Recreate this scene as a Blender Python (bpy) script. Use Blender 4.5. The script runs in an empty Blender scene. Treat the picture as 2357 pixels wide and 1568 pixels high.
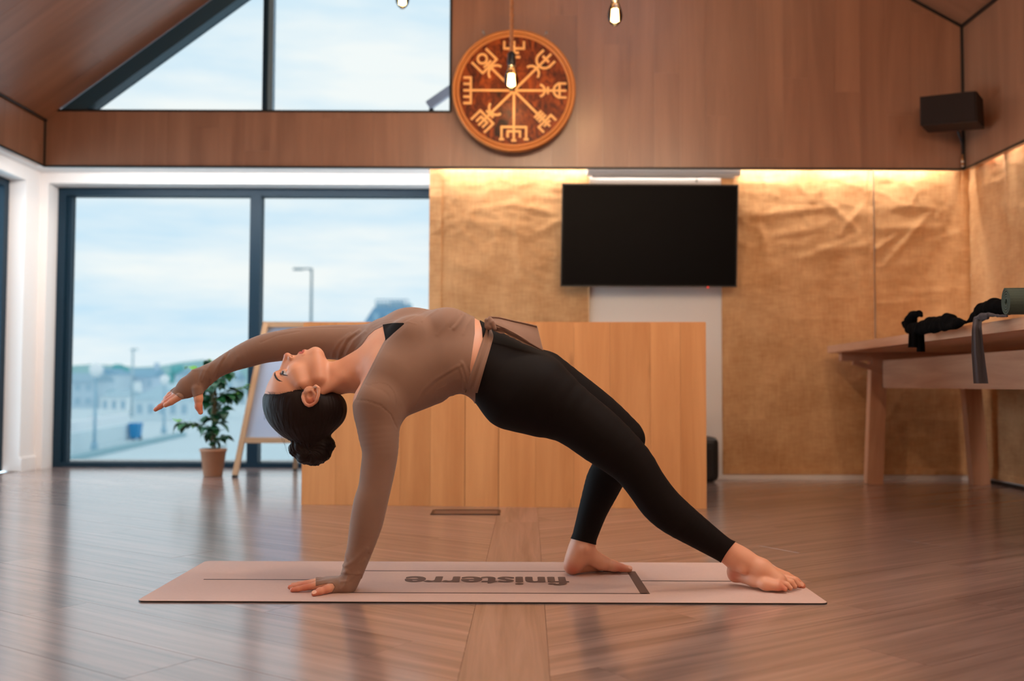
import bpy, bmesh, math, random
import numpy as np
from mathutils import Vector, Matrix
from mathutils.bvhtree import BVHTree

random.seed(7)
RNG = np.random.default_rng(7)
scene = bpy.context.scene
COL = scene.collection

# ------------------------------------------------------------------ camera
FPX = 35 / 36 * 2357          # focal length in pixels of the 2357x1568 frame
CX, CY = 1178.5, 784.0
PITCH, ROLL, CAMH = math.radians(2.5), math.radians(0.2), 0.58
cam_d = bpy.data.cameras.new('camera')
cam_d.sensor_width = 36
cam_d.lens = 35
cam_d.clip_start = 0.05
cam_d.clip_end = 2000
cam_d.dof.use_dof = True
cam_d.dof.focus_distance = 2.84
cam_d.dof.aperture_fstop = 2.2
cam = bpy.data.objects.new('camera', cam_d)
COL.objects.link(cam)
cam.matrix_world = (Matrix.Translation((0, 0, CAMH)) @ Matrix.Rotation(math.pi / 2 + PITCH, 4, 'X')
                    @ Matrix.Rotation(ROLL, 4, 'Z'))
scene.camera = cam

# ------------------------------------------------------------------ view transform, sky
vs = scene.view_settings
vs.view_transform = 'Standard'
vs.look = 'None'
vs.exposure = 0.0
vs.gamma = 1.0
vs.use_curve_mapping = False
scene.cycles.max_bounces = 7
scene.cycles.diffuse_bounces = 4
scene.cycles.use_adaptive_sampling = True
scene.cycles.adaptive_threshold = 0.03
scene.cycles.transparent_max_bounces = 16
scene.cycles.sample_clamp_indirect = 6.0
scene.cycles.caustics_reflective = False
scene.cycles.caustics_refractive = False
scene.cycles.use_denoising = True

SKY = 6.5
world = bpy.data.worlds.new('overcast_sky')
scene.world = world
world.use_nodes = True
wn, wl = world.node_tree.nodes, world.node_tree.links
wn.clear()
w_out = wn.new('ShaderNodeOutputWorld')
w_bg = wn.new('ShaderNodeBackground')
w_tc = wn.new('ShaderNodeTexCoord')
w_map = wn.new('ShaderNodeMapping')
w_map.inputs['Scale'].default_value = (2.2, 2.2, 13.0)
w_noise = wn.new('ShaderNodeTexNoise')
w_noise.inputs['Scale'].default_value = 1.6
w_noise.inputs['Detail'].default_value = 5.0
w_noise.inputs['Roughness'].default_value = 0.55
w_ramp = wn.new('ShaderNodeValToRGB')
w_ramp.color_ramp.elements[0].position = 0.33
w_ramp.color_ramp.elements[0].color = (0.48, 0.76, 1.0, 1)
w_ramp.color_ramp.elements[1].position = 0.64
w_ramp.color_ramp.elements[1].color = (0.80, 0.93, 1.0, 1)
w_bg.inputs['Strength'].default_value = SKY
wl.new(w_tc.outputs['Generated'], w_map.inputs['Vector'])
wl.new(w_map.outputs['Vector'], w_noise.inputs['Vector'])
wl.new(w_noise.outputs['Fac'], w_ramp.inputs['Fac'])
wl.new(w_ramp.outputs['Color'], w_bg.inputs['Color'])
wl.new(w_bg.outputs['Background'], w_out.inputs['Surface'])


def area_light(name, loc, rot, sx, sy, energy, color):
    d = bpy.data.lights.new(name, 'AREA')
    d.shape = 'RECTANGLE'
    d.size, d.size_y = sx, sy
    d.energy = energy
    d.color = color
    o = bpy.data.objects.new(name, d)
    COL.objects.link(o)
    o.location = loc
    o.rotation_euler = rot
    return o


def point_light(name, loc, energy, color, r=0.03):
    d = bpy.data.lights.new(name, 'POINT')
    d.energy = energy
    d.color = color
    d.shadow_soft_size = r
    o = bpy.data.objects.new(name, d)
    COL.objects.link(o)
    o.location = loc
    return o


WARM = (1.0, 0.72, 0.48)
LEDW = (1.0, 0.88, 0.76)
LEDN = (1.0, 0.93, 0.88)
# room constants (metres): cladding plane, window wall, hessian wall, side planes
YC, YWALL, YFR, YH = 6.0, 6.70, 6.85, 6.16
XL, XR, XLW, XRW = -2.85, 2.747, -3.20, 2.852
ZC, ZS, ZHEAD = 1.892, 2.0, 1.93
# LED strips tucked behind the lower edge of the cladding
area_light('led_strip_back_right', (1.12, 6.085, 1.985), (math.radians(12), 0, 0), 3.1, 0.02, 19, LEDW)
area_light('led_strip_right', (2.822, 3.0, 1.985), (0, math.radians(-10), 0), 0.02, 5.8, 38, LEDW)
area_light('led_strip_back_left', (-1.75, 6.085, 1.985), (math.radians(30), 0, 0), 2.3, 0.02, 26, LEDN)
area_light('led_strip_left', (-2.93, 3.0, 1.985), (0, math.radians(25), 0), 0.02, 5.8, 40, LEDN)
# unseen pendants assumed over the rest of the room, added as bare warm lights
for (x, y, z) in ((0.25, 3.45, 2.4), (1.45, 2.7, 2.4), (-0.5, 2.6, 2.4), (0.9, 1.5, 2.5), (0.0, 0.9, 2.5), (1.3, 0.6, 2.5), (0.4, -0.8, 2.4)):
    point_light('unseen_pendant_light', (x, y, z), 33, WARM, 0.05)


# ------------------------------------------------------------------ pixel <-> world helpers
def ray(px, py):
    x, y = (px - CX) / FPX, -(py - CY) / FPX
    xr = x * math.cos(ROLL) - y * math.sin(ROLL)
    yr = x * math.sin(ROLL) + y * math.cos(ROLL)
    return np.array([xr, math.cos(PITCH) - yr * math.sin(PITCH), math.sin(PITCH) + yr * math.cos(PITCH)])


def P(px, py, Y):
    d = ray(px, py)
    return np.array([0, 0, CAMH]) + d * (Y / d[1])


def G(px, py, z=0.0):
    d = ray(px, py)
    return np.array([0, 0, CAMH]) + d * ((z - CAMH) / d[2])


def project(V):
    """world points (n,3) -> pixel coordinates of the 2357x1568 frame"""
    q = V - np.array([0, 0, CAMH])
    c, s = math.cos(PITCH), math.sin(PITCH)
    fw = q[:, 1] * c + q[:, 2] * s
    up = -q[:, 1] * s + q[:, 2] * c
    xr, yr = q[:, 0] / fw, up / fw
    x = xr * math.cos(ROLL) + yr * math.sin(ROLL)
    y = -xr * math.sin(ROLL) + yr * math.cos(ROLL)
    return CX + x * FPX, CY - y * FPX


def lin(r, g, b):
    f = lambda v: (v / 255 / 12.92) if v / 255 <= 0.04045 else ((v / 255 + 0.055) / 1.055) ** 2.4
    return (f(r), f(g), f(b), 1.0)


# ------------------------------------------------------------------ materials
def new_mat(name):
    m = bpy.data.materials.new(name)
    m.use_nodes = True
    nt = m.node_tree
    b = nt.nodes['Principled BSDF']
    return m, nt, b


def N(nt, kind, **kw):
    n = nt.nodes.new(kind)
    for k, v in kw.items():
        if k in n.inputs:
            n.inputs[k].default_value = v
        else:
            setattr(n, k, v)
    return n


def plain(name, col, rough=0.5, metal=0.0, bump=0.0, bscale=200, vary=0.0, spec=0.5, sheen=0.0):
    m, nt, b = new_mat(name)
    b.inputs['Base Color'].default_value = col
    b.inputs['Roughness'].default_value = rough
    b.inputs['Metallic'].default_value = metal
    b.inputs['Specular IOR Level'].default_value = spec
    if sheen:
        b.inputs['Sheen Weight'].default_value = sheen
        b.inputs['Sheen Roughness'].default_value = 0.5
    tc = N(nt, 'ShaderNodeTexCoord')
    if vary:
        no = N(nt, 'ShaderNodeTexNoise', Scale=bscale * 0.12, Detail=4.0)
        mx = N(nt, 'ShaderNodeMixRGB')
        mx.inputs[1].default_value = tuple(c * (1 - vary) for c in col[:3]) + (1,)
        mx.inputs[2].default_value = tuple(min(1, c * (1 + vary)) for c in col[:3]) + (1,)
        nt.links.new(tc.outputs['Object'], no.inputs['Vector'])
        nt.links.new(no.outputs['Fac'], mx.inputs[0])
        nt.links.new(mx.outputs[0], b.inputs['Base Color'])
    if bump:
        n2 = N(nt, 'ShaderNodeTexNoise', Scale=bscale, Detail=3.0)
        bp = N(nt, 'ShaderNodeBump', Strength=bump, Distance=0.002)
        nt.links.new(tc.outputs['Object'], n2.inputs['Vector'])
        nt.links.new(n2.outputs['Fac'], bp.inputs['Height'])
        nt.links.new(bp.outputs['Normal'], b.inputs['Normal'])
    return m


def wood(name, dark, light, rough=0.5, ulen=1.2, across=14.0, rnd=0.35, bump=0.15, knots=0.0, spec=0.4):
    """wood whose grain follows the u direction of each piece's UV map; every piece gets its own tone"""
    m, nt, b = new_mat(name)
    L = nt.links.new
    uv = N(nt, 'ShaderNodeUVMap')
    mp = N(nt, 'ShaderNodeMapping')
    mp.inputs['Scale'].default_value = (ulen, across, 1)
    n1 = N(nt, 'ShaderNodeTexNoise', Scale=1.0, Detail=6.0, Roughness=0.6, Distortion=0.6)
    mp2 = N(nt, 'ShaderNodeMapping')
    mp2.inputs['Scale'].default_value = (ulen * 5, across * 12, 1)
    n2 = N(nt, 'ShaderNodeTexNoise', Scale=1.0, Detail=4.0, Roughness=0.6)
    oi = N(nt, 'ShaderNodeObjectInfo')
    L(uv.outputs[0], mp.inputs['Vector'])
    L(uv.outputs[0], mp2.inputs['Vector'])
    L(mp.outputs[0], n1.inputs['Vector'])
    L(mp2.outputs[0], n2.inputs['Vector'])
    r1 = N(nt, 'ShaderNodeMapRange')
    r1.inputs[1].default_value, r1.inputs[2].default_value = 0.32, 0.68
    L(n1.outputs['Fac'], r1.inputs[0])
    mixf = N(nt, 'ShaderNodeMath', operation='MULTIPLY_ADD')
    L(n2.outputs['Fac'], mixf.inputs[0])
    mixf.inputs[1].default_value = 0.35
    L(r1.outputs[0], mixf.inputs[2])
    sub = N(nt, 'ShaderNodeMath', operation='SUBTRACT')
    sub.inputs[1].default_value = 0.17
    L(mixf.outputs[0], sub.inputs[0])
    mx = N(nt, 'ShaderNodeMixRGB')
    mx.inputs[1].default_value = dark
    mx.inputs[2].default_value = light
    L(sub.outputs[0], mx.inputs[0])
    hv = N(nt, 'ShaderNodeHueSaturation')
    rr = N(nt, 'ShaderNodeMapRange')
    rr.inputs[3].default_value, rr.inputs[4].default_value = 1 - rnd, 1 + rnd
    L(oi.outputs['Random'], rr.inputs[0])
    L(rr.outputs[0], hv.inputs['Value'])
    L(mx.outputs[0], hv.inputs['Color'])
    last = hv.outputs[0]
    if knots:
        mk = N(nt, 'ShaderNodeMapping')
        mk.inputs['Scale'].default_value = (1.6, 6.0, 1)
        vo = N(nt, 'ShaderNodeTexVoronoi', Scale=1.0)
        L(uv.outputs[0], mk.inputs['Vector'])
        L(mk.outputs[0], vo.inputs['Vector'])
        kr = N(nt, 'ShaderNodeMapRange')
        kr.inputs[1].default_value, kr.inputs[2].default_value = 0.0, 0.10
        kr.inputs[3].default_value, kr.inputs[4].default_value = knots, 0.0
        L(vo.outputs['Distance'], kr.inputs[0])
        m2 = N(nt, 'ShaderNodeMixRGB')
        m2.inputs[2].default_value = tuple(c * 0.25 for c in dark[:3]) + (1,)
        L(kr.outputs[0], m2.inputs[0])
        L(last, m2.inputs[1])
        last = m2.outputs[0]
    L(last, b.inputs['Base Color'])
    b.inputs['Roughness'].default_value = rough
    b.inputs['Specular IOR Level'].default_value = spec
    if bump:
        bp = N(nt, 'ShaderNodeBump', Strength=bump, Distance=0.001)
        L(mixf.outputs[0], bp.inputs['Height'])
        L(bp.outputs['Normal'], b.inputs['Normal'])
    return m


def glass_mat(name, tint, gloss=0.06, rough=0.0):
    m = bpy.data.materials.new(name)
    m.use_nodes = True
    nt = m.node_tree
    nt.nodes.clear()
    out = N(nt, 'ShaderNodeOutputMaterial')
    tr = N(nt, 'ShaderNodeBsdfTransparent')
    tr.inputs['Color'].default_value = tint
    gl = N(nt, 'ShaderNodeBsdfGlossy')
    gl.inputs['Roughness'].default_value = rough
    fr = N(nt, 'ShaderNodeFresnel', IOR=1.45)
    mp = N(nt, 'ShaderNodeMath', operation='MULTIPLY')
    mp.inputs[1].default_value = gloss / 0.04
    mx = N(nt, 'ShaderNodeMixShader')
    nt.links.new(fr.outputs[0], mp.inputs[0])
    nt.links.new(mp.outputs[0], mx.inputs[0])
    nt.links.new(tr.outputs[0], mx.inputs[1])
    nt.links.new(gl.outputs[0], mx.inputs[2])
    nt.links.new(mx.outputs[0], out.inputs['Surface'])
    return m


def emit_mat(name, col, strength):
    m = bpy.data.materials.new(name)
    m.use_nodes = True
    nt = m.node_tree
    nt.nodes.clear()
    out = N(nt, 'ShaderNodeOutputMaterial')
    e = N(nt, 'ShaderNodeEmission')
    e.inputs['Color'].default_value = col
    e.inputs['Strength'].default_value = strength
    nt.links.new(e.outputs[0], out.inputs['Surface'])
    return m


M = {}
M['floor'] = wood('oak_floor_plank', lin(104, 82, 76), lin(152, 126, 118), rough=0.4, ulen=1.1, across=26, rnd=0.14, bump=0.05, spec=0.5)
_fb = M['floor'].node_tree.nodes['Principled BSDF']
_fb.inputs['Coat Weight'].default_value = 1.0
_fb.inputs['Coat IOR'].default_value = 2.4
_fb.inputs['Coat Roughness'].default_value = 0.18
M['clad'] = wood('oak_cladding', lin(128, 86, 64), lin(156, 110, 84), rough=0.42, ulen=0.6, across=7, rnd=0.04, bump=0.03, knots=0.35)
_cb = M['clad'].node_tree.nodes['Principled BSDF']
_cb.inputs['Coat Weight'].default_value = 0.7
_cb.inputs['Coat IOR'].default_value = 1.7
_cb.inputs['Coat Roughness'].default_value = 0.3
M['desk'] = wood('spruce_panel', lin(196, 132, 80), lin(222, 160, 104), rough=0.45, ulen=0.7, across=9, rnd=0.04, bump=0.05, knots=0.45)
M['table'] = wood('table_wood', lin(180, 128, 100), lin(212, 162, 130), rough=0.5, ulen=1.0, across=14, rnd=0.05, bump=0.08)
M['easelwood'] = wood('easel_beech', lin(176, 138, 104), lin(205, 168, 132), rough=0.5, ulen=1.5, across=20, rnd=0.05)
M['white'] = plain('white_paint', lin(232, 228, 226), 0.6, bump=0.05, bscale=120)
M['black'] = plain('black_trim', lin(14, 13, 14), 0.45)
M['frame'] = plain('anthracite_frame', lin(12, 40, 56), 0.5, spec=0.25)
M['glass'] = glass_mat('sky_dimming_glass', (0.415, 0.398, 0.382, 1), 0.0)  # tint added to dim the bright sky behind these panes
M['clear'] = glass_mat('clear_glass', (0.95, 0.98, 0.98, 1), 0.03)
M['tv'] = plain('screen_gloss', lin(5, 4, 6), 0.4, spec=0.06)
M['plastic'] = plain('black_plastic', lin(16, 15, 17), 0.4, bump=0.1, bscale=400)
M['metal'] = plain('brushed_metal', lin(170, 168, 165), 0.35, metal=0.9)


# ------------------------------------------------------------------ object helpers
def tag(o, label=None, cat=None, group=None, kind=None):
    if label:
        o['label'] = label
    if cat:
        o['category'] = cat
    if group:
        o['group'] = group
    if kind:
        o['kind'] = kind
    return o


def link(o, parent=None):
    COL.objects.link(o)
    if parent is not None:
        o.parent = parent
    return o


def empty(name, label, cat, loc=(0, 0, 0), group=None, kind=None):
    o = bpy.data.objects.new(name, None)
    o.empty_display_size = 0.05
    link(o)
    o.location = loc
    tag(o, label, cat, group, kind)
    return o


def mesh_obj(name, V, Fc, mat, parent=None, smooth=False, uvs=None):
    """V world coordinates; parent Empties have no rotation, so their location is subtracted"""
    me = bpy.data.meshes.new(name)
    V = np.asarray(V, dtype=float)
    off = np.array([0.0, 0.0, 0.0])
    p = parent
    while p is not None:
        off = off + np.array(p.location)
        p = p.parent
    me.from_pydata([tuple(v) for v in (V - off)], [], [tuple(int(i) for i in f) for f in Fc])
    if smooth:
        me.polygons.foreach_set('use_smooth', [True] * len(me.polygons))
    if mat is not None:
        me.materials.append(mat)
    if uvs is not None:
        ul = me.uv_layers.new(name='UVMap')
        li = np.zeros(len(me.loops), dtype=np.int32)
        me.loops.foreach_get('vertex_index', li)
        ul.data.foreach_set('uv', np.asarray(uvs, dtype=np.float32)[li].ravel())
    me.update()
    return link(bpy.data.objects.new(name, me), parent)


def fast_mesh(name, V, Q, mat, parent=None, smooth=True):
    """numpy arrays: V (n,3), Q (m,3 or 4)"""
    me = bpy.data.meshes.new(name)
    off = np.array([0.0, 0.0, 0.0])
    p = parent
    while p is not None:
        off = off + np.array(p.location)
        p = p.parent
    V = np.asarray(V) - off
    k = Q.shape[1]
    me.vertices.add(len(V))
    me.vertices.foreach_set('co', V.astype(np.float32).ravel())
    me.loops.add(Q.size)
    me.loops.foreach_set('vertex_index', Q.astype(np.int32).ravel())
    me.polygons.add(len(Q))
    me.polygons.foreach_set('loop_start', np.arange(0, Q.size, k, dtype=np.int32))
    me.polygons.foreach_set('loop_total', np.full(len(Q), k, dtype=np.int32))
    if smooth:
        me.polygons.foreach_set('use_smooth', np.ones(len(Q), dtype=bool))
    me.materials.append(mat)
    me.update(calc_edges=True)
    me.validate()
    return link(bpy.data.objects.new(name, me), parent)


BOXF = [(0, 3, 2, 1), (4, 5, 6, 7), (0, 1, 5, 4), (1, 2, 6, 5), (2, 3, 7, 6), (3, 0, 4, 7)]


def boxv(x0, x1, y0, y1, z0, z1):
    return [(x0, y0, z0), (x1, y0, z0), (x1, y1, z0), (x0, y1, z0), (x0, y0, z1), (x1, y0, z1), (x1, y1, z1), (x0, y1, z1)]


def uv_box(V):
    """simple long-axis UV: u along the longest extent"""
    V = np.asarray(V)
    ext = V.max(0) - V.min(0)
    o = np.argsort(-ext)
    r = random.random() * 20
    return np.stack([V[:, o[0]] + r, V[:, o[1]] + V[:, o[2]] * 0.7 + r], 1)


def box(name, x0, x1, y0, y1, z0, z1, mat, parent=None, bevel=0.0):
    V = boxv(x0, x1, y0, y1, z0, z1)
    o = mesh_obj(name, V, BOXF, mat, parent, uvs=uv_box(V))
    if bevel:
        bm = bmesh.new()
        bm.from_mesh(o.data)
        bmesh.ops.bevel(bm, geom=list(bm.edges), offset=bevel, segments=3, profile=0.5, affect='EDGES')
        bm.to_mesh(o.data)
        bm.free()
    return o


def prism(name, pts_a, pts_b, mat, parent=None, smooth=False):
    """two matching loops of 3D points, capped"""
    n = len(pts_a)
    V = list(map(tuple, pts_a)) + list(map(tuple, pts_b))
    Fc = [tuple(range(n))[::-1], tuple(range(n, 2 * n))]
    for i in range(n):
        j = (i + 1) % n
        Fc.append((i, j, n + j, n + i))
    return mesh_obj(name, V, Fc, mat, parent, smooth, uvs=uv_box(V))


def beam(name, a, b, w, h, mat, parent=None, up=(0, 0, 1)):
    a, b = Vector(a), Vector(b)
    d = (b - a).normalized()
    upv = Vector(up)
    if abs(d.dot(upv)) > 0.98:
        upv = Vector((0, 1, 0))
    s = d.cross(upv).normalized()
    u = s.cross(d).normalized()
    ra = [a + s * (x * w / 2) + u * (y * h / 2) for x, y in ((-1, -1), (1, -1), (1, 1), (-1, 1))]
    rb = [p + (b - a) for p in ra]
    o = prism(name, ra, rb, mat, parent)
    Lh = (b - a).length
    uvs = []
    r = random.random() * 20
    for p in range(8):
        q = p % 4
        uvs.append((r + (0 if p < 4 else Lh), r + (q in (1, 2)) * w + (q >= 2) * h))
    ul = o.data.uv_layers[0]
    for lp in o.data.loops:
        ul.data[lp.index].uv = uvs[lp.vertex_index]
    return o


def tube(name, pts, radii, mat, parent=None, n=10, cap=True, smooth=True):
    pts = [Vector(p) for p in pts]
    if not hasattr(radii, '__len__'):
        radii = [radii] * len(pts)
    V, Fc = [], []
    prev = None
    for i, p in enumerate(pts):
        d = (pts[min(i + 1, len(pts) - 1)] - pts[max(i - 1, 0)]).normalized()
        if prev is None:
            s = d.cross(Vector((0, 0, 1)))
            if s.length < 0.1:
                s = d.cross(Vector((1, 0, 0)))
        else:
            s = prev - d * prev.dot(d)
        s.normalize()
        prev = s.copy()
        u = d.cross(s)
        for k in range(n):
            a = 2 * math.pi * k / n
            V.append(tuple(p + (s * math.cos(a) + u * math.sin(a)) * radii[i]))
    for i in range(len(pts) - 1):
        for k in range(n):
            k2 = (k + 1) % n
            Fc.append((i * n + k, i * n + k2, (i + 1) * n + k2, (i + 1) * n + k))
    if cap:
        Fc.append(tuple(range(n))[::-1])
        Fc.append(tuple(range((len(pts) - 1) * n, len(pts) * n)))
    return mesh_obj(name, V, Fc, mat, parent, smooth)


def lathe(name, prof, origin, mat, parent=None, n=32, smooth=True, axis='Z', cap=True):
    """prof: (radius, height) list"""
    V, Fc = [], []
    ox, oy, oz = origin
    for r, h in prof:
        for k in range(n):
            a = 2 * math.pi * k / n
            c, s = r * math.cos(a), r * math.sin(a)
            V.append((ox + c, oy + s, oz + h) if axis == 'Z' else ((ox + c, oy + h, oz + s)))
    m = len(prof)
    for i in range(m - 1):
        for k in range(n):
            k2 = (k + 1) % n
            f = (i * n + k, i * n + k2, (i + 1) * n + k2, (i + 1) * n + k)
            Fc.append(f if axis == 'Z' else f[::-1])
    if cap and prof[0][0] > 1e-6:
        Fc.append(tuple(range(n))[::-1] if axis == 'Z' else tuple(range(n)))
    if cap and prof[-1][0] > 1e-6:
        t = tuple(range((m - 1) * n, m * n))
        Fc.append(t if axis == 'Z' else t[::-1])
    return mesh_obj(name, V, Fc, mat, parent, smooth)


def clip_poly(poly, region):
    """Sutherland-Hodgman; region convex, counter-clockwise"""
    out = list(poly)
    n = len(region)
    for i in range(n):
        a, b = region[i], region[(i + 1) % n]
        ex, ey = b[0] - a[0], b[1] - a[1]
        side = lambda p: ex * (p[1] - a[1]) - ey * (p[0] - a[0])
        src, out = out, []
        for j in range(len(src)):
            p, q = src[j], src[(j + 1) % len(src)]
            sp, sq = side(p), side(q)
            if sp >= 0:
                out.append(p)
            if (sp >= 0) != (sq >= 0):
                t = sp / (sp - sq)
                out.append((p[0] + (q[0] - p[0]) * t, p[1] + (q[1] - p[1]) * t))
        if len(out) < 3:
            return []
    return out


def boards(region, ang, width, length, to3d, thick, gap, mat, parent, name, stagger=0.5, rows=None, jit=0.0008):
    """lay separate boards over a convex 2D region; every board is an object of its own"""
    ca, sa = math.cos(ang), math.sin(ang)
    loc = [(p[0] * ca + p[1] * sa, -p[0] * sa + p[1] * ca) for p in region]
    u0, u1 = min(p[0] for p in loc), max(p[0] for p in loc)
    v0, v1 = min(p[1] for p in loc), max(p[1] for p in loc)
    made = []
    nv = int(math.ceil((v1 - v0) / width))
    for r in range(nv):
        off = (r * stagger % 1.0 + random.uniform(-0.12, 0.12)) * length
        nu = int(math.ceil((u1 - u0 + length) / length)) + 1
        for c in range(-1, nu):
            ua, ub = u0 + c * length - off + gap, u0 + (c + 1) * length - off - gap
            va, vb = v0 + r * width + gap, v0 + (r + 1) * width - gap
            q = [(ua, va), (ub, va), (ub, vb), (ua, vb)]
            w = [(u * ca - v * sa, u * sa + v * ca) for u, v in q]
            cl = clip_poly(w, region)
            if len(cl) < 3:
                continue
            ar = 0.5 * abs(sum(cl[i][0] * cl[(i + 1) % len(cl)][1] - cl[(i + 1) % len(cl)][0] * cl[i][1] for i in range(len(cl))))
            if ar < 0.00005:
                continue
            h = random.uniform(-jit, jit)
            top = [to3d(p[0], p[1], h) for p in cl]
            bot = [to3d(p[0], p[1], -thick) for p in cl]
            n = len(cl)
            ru, rv = random.random() * 30, random.random() * 30
            uvl = [(p[0] * ca + p[1] * sa + ru, -p[0] * sa + p[1] * ca + rv) for p in cl]
            Fc = [tuple(range(n))] + [(i, i + n, (i + 1) % n + n, (i + 1) % n) for i in range(n)]
            o = mesh_obj(name, top + bot, Fc, mat, parent, uvs=uvl + uvl)
            made.append(o)
    return made
# ================================================================== the room
def struct(o, label, cat):
    return tag(o, label, cat, kind='structure')


YB = -3.2                                    # rear end of the room, behind the camera
# ---- floor
floor = box('floor', XLW - 0.1, XRW + 0.05, YB, YFR + 0.1, -0.12, -0.0042, plain('floor_base', lin(92, 66, 56), 0.5), None)
struct(floor, 'oak plank floor laid in a chevron either side of a centre strip', 'floor')
fl = lambda x, y, h: (x, y, h)
sx = lambda y: -0.013 + (y - 2.0) * 0.0165      # centre line of the strip
ya, yb = 0.55, YFR + 0.05
regL = [(XLW, ya), (sx(ya) - 0.091, ya), (sx(yb) - 0.091, yb), (XLW, yb)]
regR = [(sx(ya) + 0.091, ya), (XRW, ya), (XRW, yb), (sx(yb) + 0.091, yb)]
boards(regL, math.radians(-34), 0.182, 1.22, fl, 0.004, 0.0004, M['floor'], floor, 'plank', 0.37, jit=0.0002)
boards(regR, math.radians(33), 0.182, 1.22, fl, 0.004, 0.0004, M['floor'], floor, 'plank', 0.37, jit=0.0002)
yy = ya
while yy < yb:
    y2 = min(yy + 1.22, yb)
    q = [(sx(yy) - 0.0902, yy + 0.0006), (sx(yy) + 0.0902, yy + 0.0006), (sx(y2) + 0.0902, y2), (sx(y2) - 0.0902, y2)]
    r = random.random() * 30
    mesh_obj('plank', [(a, b, 0) for a, b in q] + [(a, b, -0.004) for a, b in q],
             [(0, 1, 2, 3)] + [(i, i + 4, (i + 1) % 4 + 4, (i + 1) % 4) for i in range(4)], M['floor'], floor,
             uvs=[(b + r, a + r) for a, b in q] * 2)
    yy = y2

# ---- upper back wall (gable) in vertical oak boards, opening for the upper window
ZE_L, ZE_R = 2.262, 2.777
SL, SR = 0.747, 0.553
zl = lambda x: ZE_L + (x - (-2.736)) * SL
zr = lambda x: ZE_R + (2.747 - x) * SR
XRIDGE = (ZE_R + 2.747 * SR - ZE_L - 2.736 * SL) / (SL + SR)
ZRIDGE = zl(XRIDGE)
XW2 = -0.378                                 # right edge of the upper window
ZSILL = 2.236
back = bpy.data.objects.new('wall_back', None)
link(back)
struct(back, 'vertical oak cladding of the gable wall above window, wall hangings and screen', 'wall')
wf = lambda x, z, h: (x, YC - h, z)
mdark = plain('dark_backing', lin(30, 22, 18), 0.7)
bk1 = [(XL, ZC + 0.004), (XW2, ZC + 0.004), (XW2, ZSILL), (XL, ZSILL)]
bk2 = [(XW2, ZC + 0.004), (XR, ZC + 0.004), (XR, ZE_R), (XRIDGE, ZRIDGE), (XW2, zl(XW2))]
for reg in (bk1, bk2):
    prism('backing_board', [(x, YC + 0.012, z) for x, z in reg], [(x, YC + 0.05, z) for x, z in reg], mdark, back)
    prism('bounce_panel', [(x, YC + 0.0505, z) for x, z in reg], [(x, YC + 0.06, z) for x, z in reg], M['white'], back)  # white panel added outside to bounce skylight onto the brace
    boards(reg, math.radians(90), 0.157, 1.55, wf, 0.012, 0.0003, M['clad'], back, 'board', 0.43, jit=0.0003)


def slab(name, pts, thick, mat, label, cat):
    a = [Vector(p) for p in pts]
    nrm = (a[1] - a[0]).cross(a[2] - a[0]).normalized()
    o = prism(name, a, [p + nrm * thick for p in a], mat)
    return struct(o, label, cat)


# ---- side cladding (upper left and upper right), vertical boards near the back, plain towards the rear
for side, X, ztop, sgn in (('left', XL, ZE_L - 0.02, 1), ('right', XR, ZE_R, -1)):
    w = box('wall_upper_' + side, min(X, X - sgn * 0.05) + (0.012 if sgn < 0 else 0), max(X, X - sgn * 0.05) - (0.012 if sgn > 0 else 0), YB, YC, ZC + 0.004, ztop, M['clad'])
    struct(w, 'oak cladding along the upper %s wall above the light strip' % side, 'wall')
    reg = [(2.2, ZC + 0.004), (YC, ZC + 0.004), (YC, ztop), (2.2, ztop)]
    boards(reg, math.radians(90), 0.157, 1.5, (lambda y, z, h, X=X, sgn=sgn: (X + sgn * h, y, z)), 0.012, 0.0003, M['clad'], w, 'board', 0.43, jit=0.0003)

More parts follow.
